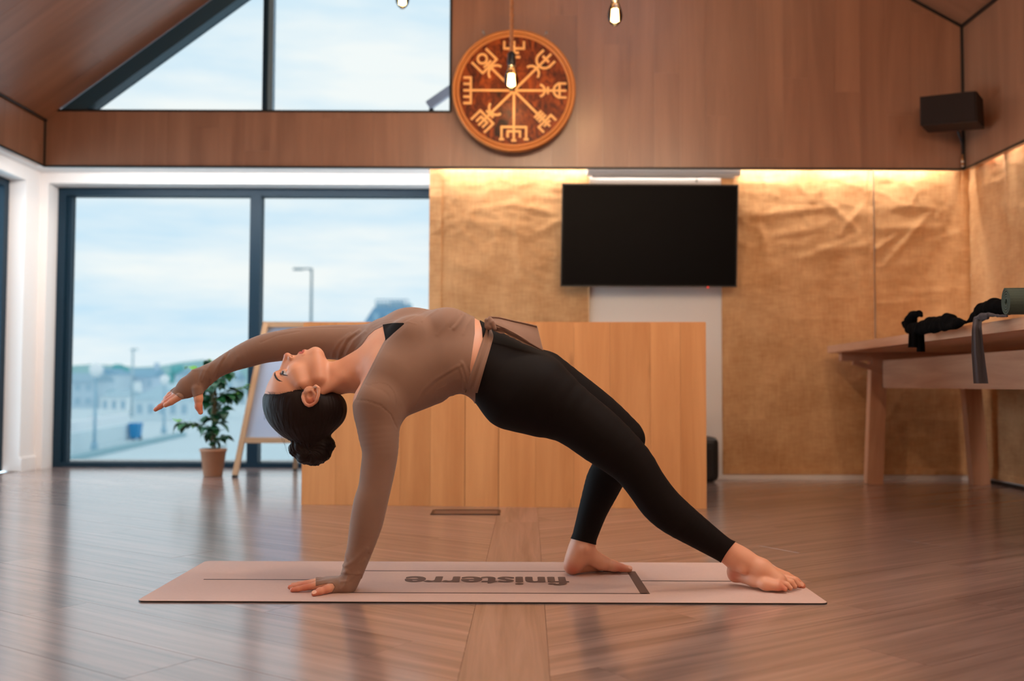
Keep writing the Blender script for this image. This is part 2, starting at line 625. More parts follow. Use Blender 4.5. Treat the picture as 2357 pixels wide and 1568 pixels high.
# ---- sloping ceilings
cl0 = (XL, zl(XL))
for side in ('left', 'right'):
    x0, z0 = (XL, zl(XL)) if side == 'left' else (XR, ZE_R)
    L_ = math.hypot(XRIDGE - x0, ZRIDGE - z0)
    dx, dz = (XRIDGE - x0) / L_, (ZRIDGE - z0) / L_
    nx, nz = (-dz, dx) if side == 'left' else (dz, -dx)
    if nz > 0:
        nx, nz = -nx, -nz
    t3 = lambda s, y, h, x0=x0, z0=z0, dx=dx, dz=dz, nx=nx, nz=nz: (x0 + dx * s + nx * h, y, z0 + dz * s + nz * h)
    def cslab(nm, s0, s1, y0, y1, par=None):
        return prism(nm, [t3(s0, y0, -0.012), t3(s1, y0, -0.012), t3(s1, y1, -0.012), t3(s0, y1, -0.012)],
                     [t3(s0, y0, -0.06), t3(s1, y0, -0.06), t3(s1, y1, -0.06), t3(s0, y1, -0.06)], M['clad'], par)
    YE = YC + 0.05
    if side == 'left':
        o = cslab('ceiling_left', 0, L_, YB, YE)
        smax = L_
    else:
        ra, rb, rc, rd = 1.55, 2.65, 1.4, 4.4          # opening for an unseen rooflight added to bring in daylight
        o = cslab('ceiling_right', 0, ra, YB, YE)
        cslab('upper_lining', rb, L_, YB, YE, o)
        cslab('upper_lining', ra, rb, YB, rc, o)
        cslab('upper_lining', ra, rb, rd, YE, o)
        smax = ra - 0.01
        w4 = bpy.data.objects.new('added_rooflight', None)
        link(w4)
        struct(w4, 'unseen rooflight added in the right ceiling slope for daylight', 'window')
        for (s0, s1, y0, y1) in ((ra, rb, rc, rc + 0.06), (ra, rb, rd - 0.06, rd), (ra, ra + 0.06, rc, rd), (rb - 0.06, rb, rc, rd), (ra, rb, 2.87, 2.93)):
            prism('frame_rail', [t3(s0, y0, -0.01), t3(s1, y0, -0.01), t3(s1, y1, -0.01), t3(s0, y1, -0.01)],
                  [t3(s0, y0, -0.09), t3(s1, y0, -0.09), t3(s1, y1, -0.09), t3(s0, y1, -0.09)], M['frame'], w4)
        for (y0, y1) in ((rc + 0.05, 2.88), (2.92, rd - 0.05)):
            prism('glass_pane', [t3(ra + 0.05, y0, -0.05), t3(rb - 0.05, y0, -0.05), t3(rb - 0.05, y1, -0.05), t3(ra + 0.05, y1, -0.05)],
                  [t3(ra + 0.05, y0, -0.056), t3(rb - 0.05, y0, -0.056), t3(rb - 0.05, y1, -0.056), t3(ra + 0.05, y1, -0.056)], M['clear'], w4)
    struct(o, 'sloping %s half of the oak lined ceiling' % side, 'ceiling')
    reg = [(0.0, 2.6), (smax, 2.6), (smax, YC), (0.0, YC)]
    boards(reg, 0.0, 0.19, 2.2, t3, 0.012, 0.0003, M['clad'], o, 'board', 0.43, jit=0.0003)

# ---- white lower walls, soffits, returns
whites = [
    ('wall_back_lower', (-0.5, XRW + 0.05, YH, YH + 0.1, 0, ZS), 'white painted lower wall behind the black television', 'wall'),
    ('wall_return', (-0.5, -0.42, YH + 0.1, YFR + 0.1, 0, ZS), 'white return wall at the right end of the tall window', 'wall'),
    ('ceiling_soffit_back', (XLW - 0.1, XRW + 0.05, YC + 0.05, YFR + 0.1, ZS, ZS + 0.06), 'white soffit over the tall window', 'ceiling'),
    ('ceiling_soffit_left', (XLW - 0.15, XL - 0.05, YB, YC + 0.05, ZS, ZS + 0.06), 'white soffit along the left wall', 'ceiling'),
    ('ceiling_soffit_right', (XR + 0.05, XRW + 0.05, YB, YC + 0.05, ZS, ZS + 0.06), 'white soffit along the right wall', 'ceiling'),
    ('wall_right', (XRW, XRW + 0.08, YB, YFR + 0.1, 0, ZS), 'white painted lower right wall behind the brown hanging', 'wall'),
    ('wall_head_back', (XLW - 0.1, -0.5, YWALL, YFR + 0.1, ZHEAD, ZS), 'white lintel above the tall window', 'wall'),
    ('wall_pier_left', (XLW - 0.14, XLW, 6.5, YFR + 0.1, 0, ZS), 'white corner pier between the two windows', 'wall'),
    ('wall_pier_back', (XLW - 0.02, -3.148, YWALL, YFR + 0.1, 0, ZHEAD), 'narrow white jamb left of the tall window', 'wall'),
    ('wall_left_head', (XLW - 0.14, XLW, YB, 6.5, ZHEAD - 0.02, ZS), 'white lintel above the window on the left edge', 'wall'),
    ('wall_left_rear', (XLW - 0.14, XLW, YB, 2.6, 0, ZHEAD), 'white left wall towards the rear of the room', 'wall'),
    ('wall_rear', (XLW - 0.14, XRW + 0.08, YB - 0.1, YB, 0, 4.6), 'rear wall of the room behind the viewer', 'wall'),
]
for nm, b_, lb, ct in whites:
    struct(box(nm, *b_, M['white']), lb, ct)
for nm, b_, lb in (('baseboard_left', (XLW, XLW + 0.012, 6.5, YWALL, 0, 0.085), 'white skirting board on the corner pier by the windows'),
                   ('baseboard_back', (-0.5, XRW, YH - 0.012, YH, 0, 0.03), 'white skirting board under the brown wall hangings'),
                   ('baseboard_right', (XRW - 0.012, XRW, YB, YH - 0.012, 0, 0.02), 'skirting board along the right wall')):
    struct(box(nm, *b_, M['white'] if nm != 'baseboard_right' else M['black']), lb, 'skirting')

# ---- black shadow-gap trims
tr = 0.011
trims = [
    ((XL, YC - 0.006, ZC), (XR, YC - 0.006, ZC), 'thin black trim under the gable cladding'),
    ((XL + 0.006, YB, ZC), (XL + 0.006, YC, ZC), 'thin black trim under the left cladding'),
    ((XR - 0.006, YB, ZC), (XR - 0.006, YC, ZC), 'thin black trim under the right cladding'),
    ((XL + 0.004, YC - 0.004, ZC), (XL + 0.004, YC - 0.004, ZSILL), 'black vertical trim in the left cladding corner'),
    ((XR - 0.004, YC - 0.004, ZC), (XR - 0.004, YC - 0.004, ZE_R), 'black vertical trim in the corner behind the wall speaker'),
    ((XR - 0.004, YB, ZE_R - 0.004), (XR - 0.004, YC, ZE_R - 0.004), 'black trim along the right eave'),
    ((XL + 0.01, YB, zl(XL) - 0.004), (XL + 0.01, YC, zl(XL) - 0.004), 'black trim along the left eave'),
    ((XR, YC - 0.004, ZE_R - 0.004), (XRIDGE, YC - 0.004, ZRIDGE - 0.004), 'black trim between gable wall and right ceiling slope'),
    ((XW2, YC - 0.004, ZSILL), (XW2, YC - 0.004, zl(XW2)), 'black trim on the right edge of the upper window'),
    ((XL, YC - 0.004, ZSILL), (XW2, YC - 0.004, ZSILL), 'black trim on the sill of the upper window'),
]
for i, (a, b_, lb) in enumerate(trims):
    wdt = 0.018 if i in (4, 5, 7) else tr
    struct(beam('trim_%d' % (i + 1), a, b_, wdt, wdt, M['black']), lb, 'trim')


# ---- windows
def window(name, label):
    o = bpy.data.objects.new(name, None)
    link(o)
    return struct(o, label, 'window')


w1 = window('window_1', 'tall two pane window with dark frame looking onto the harbour')
x0, x1 = -3.148, -0.5
xm = -1.772
FY = YFR
box('frame_rail', x0, x1, FY, FY + 0.09, 0.0, 0.032, M['frame'], w1)
box('frame_rail', x0, x1, FY, FY + 0.09, ZHEAD - 0.055, ZHEAD, M['frame'], w1)
box('frame_stile', x0, x0 + 0.055, FY, FY + 0.09, 0.032, ZHEAD - 0.055, M['frame'], w1)
box('frame_stile', x0 + 0.055, x0 + 0.085, FY + 0.03, FY + 0.09, 0.032, ZHEAD - 0.055, M['frame'], w1)
box('frame_stile', x1 - 0.03, x1, FY, FY + 0.09, 0.032, ZHEAD - 0.055, M['frame'], w1)
box('mullion', xm - 0.045, xm + 0.03, FY, FY + 0.10, 0.032, ZHEAD - 0.055, M['frame'], w1)
box('glass_pane', x0 + 0.06, xm - 0.02, FY + 0.06, FY + 0.066, 0.03, ZHEAD - 0.05, M['glass'], w1)
box('glass_pane', xm, x1 - 0.02, FY + 0.06, FY + 0.066, 0.03, ZHEAD - 0.05, M['glass'], w1)
box('outer_sill', x0, x1, FY + 0.09, FY + 0.26, 0.0, 0.035, M['white'], w1)

w2 = window('window_2', 'large upper gable window with a sloping dark frame edge')
FY2 = YC + 0.03
sl = lambda x, d: (x, zl(x) - d)
fr_w = 0.125
# sloping frame member follows the roof line
A, B = (-2.736, zl(-2.736)), (XRIDGE, ZRIDGE)
nxx, nzz = SL / math.hypot(1, SL), -1 / math.hypot(1, SL)
pa = [(A[0] - 0.02, A[1] - 0.02), (B[0], B[1]), (B[0] + nxx * 0.09, B[1] + nzz * 0.09), (A[0] + 0.13, ZSILL + 0.004), (A[0] - 0.02, ZSILL + 0.004)]
prism('frame_rafter', [(x, FY2 - 0.03, z) for x, z in pa], [(x, FY2 + 0.08, z) for x, z in pa], plain('blue_grey_frame', lin(44, 74, 92), 0.4, metal=0.2), w2)
xm2 = -1.507
box('mullion', xm2 - 0.03, xm2 - 0.004, FY2 + 0.0, FY2 + 0.09, ZSILL, zl(xm2), M['frame'], w2)
box('mullion_face', xm2 - 0.004, xm2 + 0.027, FY2 + 0.03, FY2 + 0.09, ZSILL, zl(xm2), plain('pale_frame_face', lin(120, 150, 172), 0.4, metal=0.3), w2)
box('frame_rail', -2.6, XW2, FY2, FY2 + 0.07, ZSILL - 0.004, ZSILL + 0.008, M['frame'], w2)
box('frame_stile', XW2 - 0.012, XW2, FY2, FY2 + 0.07, ZSILL, zl(XW2), M['frame'], w2)
for xa, xb in ((-2.66, xm2 - 0.02), (xm2 + 0.01, XW2 - 0.006)):
    q = [(xa, ZSILL), (xb, ZSILL), (xb, zl(xb) - 0.03), (xa, max(zl(xa) - 0.03, ZSILL + 0.01))]
    prism('glass_pane', [(x, FY2 + 0.05, z) for x, z in q], [(x, FY2 + 0.056, z) for x, z in q], M['glass'], w2)
# flashing above the soffit outside, closes the gap between gable and window wall; made white to bounce skylight
struct(box('roof_flat', XLW - 0.2, XRW + 0.1, YC + 0.09, YFR + 0.12, ZS + 0.065, ZS + 0.09, M['white']), 'flat pale roof edge outside the upper window', 'roof')

w3 = window('window_3', 'dark framed window on the left wall at the picture edge')
gx = XLW - 0.11
box('frame_rail', gx - 0.05, gx, 2.6, 6.5, 0.0, 0.04, M['frame'], w3)
box('frame_rail', gx - 0.05, gx, 2.6, 6.5, ZHEAD - 0.07, ZHEAD - 0.02, M['frame'], w3)
for y in (2.6, 4.5, 6.44):
    box('frame_stile', gx - 0.05, gx, y, y + 0.06, 0.04, ZHEAD - 0.07, M['frame'], w3)
for y in (2.64, 4.54):
    box('glass_pane', gx - 0.03, gx - 0.024, y, y + 1.92, 0.03, ZHEAD - 0.06, M['clear'], w3)
# ================================================================== things in the room
# ---- yoga mat with printed lines and word
MATZ = 0.0045
mx0, mx1, my0, my1 = -0.989, 0.839, 2.658, 3.250
mat_root = empty('yoga_mat', 'dusty pink yoga mat with dark printed lines under the posing woman', 'yoga mat', (0, 2.95, 0))
m_mat = plain('mat_rubber', lin(198, 168, 158), 0.62, bump=0.25, bscale=900, vary=0.06)
m_line = plain('mat_print', lin(84, 62, 58), 0.6)
nseg = 8
cor = []
for cx_, cy_, a0 in ((mx1 - 0.018, my1 - 0.018, 0), (mx0 + 0.018, my1 - 0.018, 90), (mx0 + 0.018, my0 + 0.018, 180), (mx1 - 0.018, my0 + 0.018, 270)):
    for k in range(5):
        a = math.radians(a0 + k * 22.5)
        cor.append((cx_ + 0.018 * math.cos(a), cy_ + 0.018 * math.sin(a)))
prism('mat_body', [(x, y, 0.0012) for x, y in cor], [(x, y, MATZ) for x, y in cor], m_mat, mat_root)
prism('mat_underside', [(x, y, 0.0002) for x, y in cor], [(x, y, 0.0034) for x, y in cor], M['black'], mat_root).scale = (1.001, 1.002, 1)


def mat_line(xa, ya, xb, yb, w):
    d = Vector((xb - xa, yb - ya, 0)).normalized()
    s = Vector((-d.y, d.x, 0)) * w / 2
    q = [Vector((xa, ya, 0)) - s, Vector((xb, yb, 0)) - s, Vector((xb, yb, 0)) + s, Vector((xa, ya, 0)) + s]
    prism('printed_line', [(p.x, p.y, MATZ) for p in q], [(p.x, p.y, MATZ + 0.0004) for p in q], m_line, mat_root)


ycl = G(600, 1334.5, MATZ)[1]
yfar, ynear = G(1100, 1315, MATZ)[1], G(1100, 1365.5, MATZ)[1]
xbar = G(1481, 1366, MATZ)[0]
xbl = G(795, 1364, MATZ)[0]
mat_line(G(469, 1334, MATZ)[0], ycl, xbl, ycl, 0.009)
mat_line(xbl, yfar, xbar + 0.01, yfar, 0.009)
mat_line(xbl, ynear, xbar + 0.01, ynear, 0.009)
mat_line(xbar + 0.004, ynear - 0.0045, xbar + 0.004, yfar + 0.0045, 0.026)
mat_line(xbar + 0.017, ycl, G(1700, 1341, MATZ)[0], ycl, 0.009)
fc = bpy.data.curves.new('lettering', 'FONT')
fc.body = 'finisterre'
fc.size = 1.0
fc.offset = 0.012
fc.space_character = 1.02
fto = bpy.data.objects.new('lettering_tmp', fc)
COL.objects.link(fto)
dg = bpy.context.evaluated_depsgraph_get()
fme = bpy.data.meshes.new_from_object(fto.evaluated_get(dg))
bpy.data.objects.remove(fto)
fv = np.array([v.co[:] for v in fme.vertices])
ff = [tuple(p.vertices) for p in fme.polygons]
a_, b_ = fv.min(0), fv.max(0)
tx0, tx1 = G(932, 1338, MATZ)[0], G(1306, 1338, MATZ)[0]
ty0, ty1 = G(1120, 1347.5, MATZ)[1], G(1120, 1328, MATZ)[1]
tv = np.zeros_like(fv)
tv[:, 0] = tx1 - (fv[:, 0] - a_[0]) / (b_[0] - a_[0]) * (tx1 - tx0)
tv[:, 1] = ty1 - (fv[:, 1] - a_[1]) / (b_[1] - a_[1]) * (ty1 - ty0)
tv[:, 2] = MATZ + 0.0005
allv, allf = [], []
for k_, (ox, oy) in enumerate(((0, 0), (0.0016, 0), (-0.0016, 0), (0.0032, 0.0008), (-0.0032, -0.0008), (0.0045, 0), (0, 0.0022), (0, -0.0022))):
    o_ = len(allv)
    allv += [(p[0] + ox, p[1] + oy, p[2] + 0.00002 * k_) for p in tv]
    allf += [tuple(i + o_ for i in f) for f in ff]
mesh_obj('lettering', allv, allf, m_line, mat_root)

# ---- wooden reception desk
dA, dB = np.array([-1.005, 4.787]), np.array([0.912, 4.675])
dd = (dB - dA) / np.linalg.norm(dB - dA)
dn = np.array([-dd[1], dd[0]])
DW, DH, DD = float(np.linalg.norm(dB - dA)), 0.876, 0.62
desk = empty('reception_desk', 'long plain wooden desk with vertical plank front behind the woman', 'desk', (float(dA[0]), float(dA[1]), 0))


def dpt(u, d, z):
    p = dA + dd * u + dn * d
    return (float(p[0]), float(p[1]), z)


def dbox(name, u0, u1, d0, d1, z0, z1, mat):
    q = [dpt(u0, d0, z0), dpt(u1, d0, z0), dpt(u1, d1, z0), dpt(u0, d1, z0), dpt(u0, d0, z1), dpt(u1, d0, z1), dpt(u1, d1, z1), dpt(u0, d1, z1)]
    r = random.random() * 20
    if name == 'desk_top':
        uv = [(a + r, b + r) for a, b in ((u0, d0), (u1, d0), (u1, d1), (u0, d1))] * 2
    else:
        uv = [(z + r, uu + dd_ + r) for z in (z0, z1) for uu, dd_ in ((u0, d0), (u1, d0), (u1, d1), (u0, d1))]
    return mesh_obj(name, q, BOXF, mat, desk, uvs=uv)


cuts = [0.0, 0.165, 0.33, 0.475, 0.62, 0.785, 0.945, 1.12, 1.30, 1.47, 1.66, 1.80, DW]
for i in range(len(cuts) - 1):
    g0, g1 = (0.0013 if i in (5, 6) else 0.0004), (0.0013 if i in (4, 5) else 0.0004)
    dbox('front_stave', cuts[i] + g0, cuts[i + 1] - g1, 0.0 + random.uniform(0, 0.0006), 0.022, 0.0, DH - 0.004, M['desk'])
dbox('front_backing', 0.004, DW - 0.004, 0.0225, 0.03, 0.0, DH - 0.024, mdark)
dbox('side_panel', 0.0, 0.022, 0.031, DD, 0.0, DH - 0.022, M['desk'])
dbox('side_panel', DW - 0.022, DW, 0.031, DD, 0.0, DH - 0.022, M['desk'])
dbox('desk_top', 0.0, DW, 0.0225, DD, DH - 0.0215, DH, M['desk'])

# ---- floor socket plate in front of the desk
fs = empty('floor_socket', 'flush metal floor socket frame in front of the desk', 'floor socket', (-0.2, 4.5, 0))
q0 = [G(998, 1174, 0), G(1152, 1174, 0), G(1152, 1187, 0), G(998, 1187, 0)]
xs0, xs1, ys0, ys1 = -0.36, -0.05, 4.44, 4.61
m_sock = plain('socket_metal', lin(70, 52, 44), 0.4, metal=0.6)
for b4 in ((xs0, xs1, ys0, ys0 + 0.018), (xs0, xs1, ys1 - 0.018, ys1), (xs0, xs0 + 0.012, ys0 + 0.018, ys1 - 0.018), (xs1 - 0.012, xs1, ys0 + 0.018, ys1 - 0.018)):
    box('rim', *b4, 0.0, 0.003, m_sock, fs)
box('lid', xs0 + 0.012, xs1 - 0.012, ys0 + 0.018, ys1 - 0.018, 0.0, 0.0012, plain('socket_lid', lin(112, 78, 64), 0.4), fs)

# ---- television
tvd = 6.02
tv_root = empty('television', 'wall mounted black flat screen television above the desk', 'television', (0.84, 6.05, 1.4))
c4 = [P(1289.5, 660, tvd), P(1696, 661, tvd), P(1700, 425, tvd), P(1293.5, 422, tvd)]
ctr = sum(c4) / 4
prism('screen_housing', [p + np.array([0, 0.004, 0]) for p in c4], [ctr + (p - ctr) * 0.96 + np.array([0, 0.055, 0]) for p in c4], M['plastic'], tv_root)
inn = [ctr + (p - ctr) * np.array([0.985, 1, 0.972]) for p in c4]
prism('screen', [p + np.array([0, 0.0015, 0]) for p in inn], [p + np.array([0, 0.0038, 0]) for p in inn], M['tv'], tv_root)
for i in range(4):
    j = (i + 1) % 4
    prism('bezel', [c4[i], c4[j], inn[j], inn[i]], [v + np.array([0, 0.0038, 0]) for v in (c4[i], c4[j], inn[j], inn[i])], M['plastic'], tv_root)
pl = P(1629.5, 661.5, tvd)
lathe('standby_light', [(0.0, -0.002), (0.004, -0.001), (0.0045, 0.003), (0.0, 0.004)], (pl[0], tvd, pl[2]), emit_mat('standby_red', (1, 0.05, 0.02, 1), 2.5), tv_root, n=12, axis='Y')
box('wall_bracket', float(ctr[0]) - 0.2, float(ctr[0]) + 0.2, tvd + 0.056, YH - 0.001, float(ctr[2]) - 0.15, float(ctr[2]) + 0.15, M['plastic'], tv_root)

# ---- roller screen case above the television
rs = empty('projection_screen', 'white roller screen case fixed above the television', 'projector screen', (0.95, 6.12, 1.85))
a3, b3 = P(1352, 398, 6.09), P(1702, 399, 6.09)
zt = P(1500, 391, 6.09)[2]
zb = P(1500, 404.5, 6.09)[2]
case = box('case', float(a3[0]), float(b3[0]), 6.065, 6.125, float(zb), float(zt) + 0.02, plain('case_white', lin(226, 224, 222), 0.45), rs, 0.006)
for x in (float(a3[0]) - 0.004, float(b3[0])):
    box('end_cap', x, x + 0.004, 6.067, 6.123, float(zb) + 0.002, float(zt) + 0.018, plain('case_cap', lin(205, 205, 205), 0.5), rs)
box('bottom_bar', float(a3[0]) + 0.03, float(b3[0]) - 0.03, 6.085, 6.105, float(zb) - 0.012, float(zb), plain('case_bar', lin(190, 190, 190), 0.5), rs)
pk = P(1604, 412, 6.09)
tube('pull_cord', [(pk[0], 6.095, zb - 0.012), (pk[0], 6.095, pk[2] - 0.004)], 0.0025, M['metal'], rs, 6)
lathe('pull_knob', [(0.0, 0.008), (0.006, 0.005), (0.008, -0.004), (0.005, -0.012), (0.0, -0.014)], (pk[0], 6.095, pk[2] - 0.008), M['metal'], rs, 12)

# ---- hessian wall hangings (separate cloth sheets)
def hess_mat():
    m, nt, b = new_mat('hessian_cloth')
    L = nt.links.new
    tc = N(nt, 'ShaderNodeTexCoord')
    n1 = N(nt, 'ShaderNodeTexNoise', Scale=3.5, Detail=5.0, Roughness=0.65)
    mp = N(nt, 'ShaderNodeMapping')
    mp.inputs['Scale'].default_value = (14, 14, 90)
    n2 = N(nt, 'ShaderNodeTexNoise', Scale=1.0, Detail=3.0)
    mp3 = N(nt, 'ShaderNodeMapping')
    mp3.inputs['Scale'].default_value = (140, 140, 9)
    n3 = N(nt, 'ShaderNodeTexNoise', Scale=1.0, Detail=2.0)
    L(tc.outputs['Object'], n1.inputs['Vector'])
    L(tc.outputs['Object'], mp.inputs['Vector'])
    L(tc.outputs['Object'], mp3.inputs['Vector'])
    L(mp.outputs[0], n2.inputs['Vector'])
    L(mp3.outputs[0], n3.inputs['Vector'])
    ad = N(nt, 'ShaderNodeMath', operation='ADD')
    L(n2.outputs['Fac'], ad.inputs[0])
    L(n3.outputs['Fac'], ad.inputs[1])
    a2 = N(nt, 'ShaderNodeMath', operation='MULTIPLY_ADD')
    L(ad.outputs[0], a2.inputs[0])
    a2.inputs[1].default_value = 0.35
    L(n1.outputs['Fac'], a2.inputs[2])
    rp = N(nt, 'ShaderNodeValToRGB')
    rp.color_ramp.elements[0].position = 0.62
    rp.color_ramp.elements[0].color = lin(182, 136, 92)
    rp.color_ramp.elements[1].position = 1.08
    rp.color_ramp.elements[1].color = lin(214, 172, 126)
    L(a2.outputs[0], rp.inputs[0])
    L(rp.outputs[0], b.inputs['Base Color'])
    b.inputs['Roughness'].default_value = 0.85
    b.inputs['Specular IOR Level'].default_value = 0.2
    bp = N(nt, 'ShaderNodeBump', Strength=0.5, Distance=0.0015)
    L(ad.outputs[0], bp.inputs['Height'])
    L(bp.outputs['Normal'], b.inputs['Normal'])
    return m


M['hess'] = hess_mat()


def vnoise(x, y, seed, f):
    """smooth value noise on numpy arrays"""
    r = np.random.default_rng(seed).random((64, 64))
    X, Y = x * f, y * f
    xi, yi = np.floor(X).astype(int), np.floor(Y).astype(int)
    tx, ty = X - xi, Y - yi
    tx, ty = tx * tx * (3 - 2 * tx), ty * ty * (3 - 2 * ty)
    g = lambda i, j: r[i % 64, j % 64]
    return (g(xi, yi) * (1 - tx) + g(xi + 1, yi) * tx) * (1 - ty) + (g(xi, yi + 1) * (1 - tx) + g(xi + 1, yi + 1) * tx) * ty


def hanging(label, u0, u1, z0, z1, to3, seed, crease=(), pleats=(), edge_l=None, edge_r=None, nu=90, nz=120):
    """cloth sheet with creases; to3(u, depth, z)"""
    U, Z = np.meshgrid(np.linspace(u0, u1, nu), np.linspace(z0, z1, nz), indexing='ij')
    topw = np.clip((Z - 0.9) / 0.9, 0.1, 1)
    D = 0.004 + 0.004 * vnoise(U, Z, seed, 3) + 0.007 * topw * (vnoise(U * 1.2, Z * 2.2, seed + 1, 5) ** 2)
    D += 0.0045 * topw * np.maximum(0, 1 - np.abs(vnoise(U * 0.9, Z * 1.6 + 0.4 * U, seed + 2, 6) - 0.5) * 9)
    D += 0.0035 * topw * np.maximum(0, 1 - np.abs(vnoise(U * 0.7 - 0.3 * Z, Z * 2.6, seed + 5, 7) - 0.5) * 12)
    D += 0.002 * np.maximum(0, 1 - np.abs(vnoise(U * 0.5, Z * 3.0, seed + 3, 8) - 0.5) * 8)
    for (ua, za, ub, zb_, amp, wd) in crease:
        dx, dz = ub - ua, zb_ - za
        l2 = dx * dx + dz * dz
        t = np.clip(((U - ua) * dx + (Z - za) * dz) / l2, 0, 1)
        dist = np.hypot(U - ua - t * dx, Z - za - t * dz)
        D += amp * np.exp(-(dist / wd) ** 2) * np.sin(np.pi * np.clip(t, 0.04, 0.96)) ** 0.5
    for (uc, wd, amp, zf) in pleats:
        fall = np.clip((Z - zf) / (z1 - zf), 0, 1)
        D += amp * fall * np.exp(-((U - uc) / (wd * (1.6 - 0.6 * fall))) ** 2)
    nrm = D.ravel()
    V = [to3(u, d, z) for u, d, z in zip(U.ravel(), nrm, Z.ravel())]
    Vb = [to3(u, d - 0.0022, z) for u, d, z in zip(U.ravel(), nrm, Z.ravel())]
    Fc = []
    nn = nu * nz
    for i in range(nu - 1):
        for j in range(nz - 1):
            a = i * nz + j
            Fc.append((a, a + nz, a + nz + 1, a + 1))
    bd = [i * nz for i in range(nu)] + [(nu - 1) * nz + j for j in range(1, nz)] + [i * nz + nz - 1 for i in range(nu - 2, -1, -1)] + [j for j in range(nz - 2, 0, -1)]
    root = empty('wall_hanging', label, 'wall hanging', to3((u0 + u1) / 2, 0, z0), 'hessian hangings')
    for i in range(len(bd)):
        a, b = bd[i], bd[(i + 1) % len(bd)]
        Fc.append((a, b, nn + b, nn + a))
    mesh_obj('cloth', V + Vb, Fc, M['hess'], root, True)

    def strip(nm, ua, ub, za, zb_, d):
        lo, hi = [], []
        n = 40
        horiz = abs(ub - ua) > abs(zb_ - za)
        Vv, Ff = [], []
        for k in range(n + 1):
            t = k / n
            for (s, e) in ((0, 0), (0, d), (1, d), (1, 0)):
                u = ua + (ub - ua) * (t if horiz else s)
                z = za + (zb_ - za) * (s if horiz else t)
                iu = int(round((u - u0) / (u1 - u0) * (nu - 1)))
                iz = int(round((z - z0) / (z1 - z0) * (nz - 1)))
                dd2 = D[min(max(iu, 0), nu - 1), min(max(iz, 0), nz - 1)]
                Vv.append(to3(u, dd2 + e + (0.0012 * math.sin(k * 1.7 + seed) if e else -0.001), z))
        for k in range(n):
            for s in range(4):
                Ff.append((k * 4 + s, k * 4 + (s + 1) % 4, k * 4 + 4 + (s + 1) % 4, k * 4 + 4 + s))
        mesh_obj(nm, Vv, Ff, M['hess'], root)

    strip('hem', u0 + 0.002, u1 - 0.002, z0 + 0.001, z0 + 0.035, 0.006)
    if edge_l:
        strip('side_hem', u0 + 0.001, u0 + edge_l, z0 + 0.04, z1 - 0.01, 0.005)
    if edge_r:
        strip('side_hem', u1 - edge_r, u1 - 0.001, z0 + 0.04, z1 - 0.01, 0.005)
    return root


bk3 = lambda u, d, z: (u, YH - 0.006 - d, z)
ZT = ZS - 0.012
xa = P(988, 600, YH)[0]
hanging('brown hessian wall hanging between the tall window and the television', xa, P(1356, 700, YH)[0], 0.03, ZT, bk3, 11, edge_l=0.075,
        crease=[(0.0, 1.70, 0.35, 1.62, 0.006, 0.02), (-0.2, 1.66, 0.1, 1.72, 0.005, 0.015), (0.12, 1.5, 0.42, 1.66, 0.006, 0.02), (0.3, 1.55, 0.45, 1.72, 0.005, 0.016), (0.05, 1.2, 0.02, 1.62, 0.004, 0.02)])
xb = P(1661, 800, YH)[0]
xc = P(2011, 600, YH)[0]
xd = XRW - 0.014
hanging('brown hessian wall hanging right of the television', xb, xc - 0.004, 0.03, ZT, bk3, 23, edge_r=0.03,
        crease=[(1.45, 1.62, 2.1, 1.70, 0.007, 0.022), (1.75, 1.35, 2.15, 1.5, 0.006, 0.02), (1.95, 1.72, 2.16, 1.52, 0.009, 0.018), (1.6, 1.5, 1.95, 1.56, 0.006, 0.018), (1.9, 1.42, 2.2, 1.44, 0.006, 0.014), (2.02, 1.5, 2.2, 1.72, 0.007, 0.02), (1.5, 1.7, 1.6, 1.3, 0.005, 0.03)])
hanging('narrow brown hessian wall hanging in the back right corner', xc + 0.002, xd, 0.03, ZT, (lambda u, d, z: (u, YH - 0.010 - d, z)), 37, edge_r=0.05,
        crease=[(2.22, 1.55, 2.7, 1.56, 0.008, 0.02), (2.3, 1.32, 2.6, 1.66, 0.008, 0.02), (2.22, 1.4, 2.4, 1.52, 0.009, 0.018), (2.4, 1.15, 2.8, 1.17, 0.007, 0.02), (2.25, 1.08, 2.7, 1.12, 0.006, 0.016), (2.3, 1.7, 2.6, 1.68, 0.006, 0.02), (2.65, 1.5, 2.8, 1.53, 0.008, 0.016)], pleats=[(2.76, 0.05, 0.02, 1.3)])
hanging('brown hessian wall hanging on the right wall above the table', 3.0, YH - 0.022, 0.03, ZT, (lambda u, d, z: (XRW - 0.008 - d, u, z)), 51, nu=150,
        crease=[(5.0, 1.5, 5.7, 1.6, 0.008, 0.02), (4.9, 1.2, 5.5, 1.4, 0.008, 0.03), (5.2, 1.1, 5.8, 1.0, 0.006, 0.03)],
        pleats=[(5.62, 0.04, 0.032, 0.9), (5.93, 0.06, 0.02, 1.1), (5.2, 0.05, 0.026, 1.0)])

# ---- round carved wall plaque
PC = P(1183, 208.5, 5.905)
PR = 143.5 * 5.905 / FPX
pq = empty('wall_plaque', 'round carved wooden compass plaque with rune staves on the gable wall', 'wall plaque', (float(PC[0]), 5.93, float(PC[2])))
m_rim = wood('plaque_rim', lin(176, 104, 48), lin(214, 142, 74), rough=0.45, ulen=2, across=2, rnd=0.02, bump=0.1)


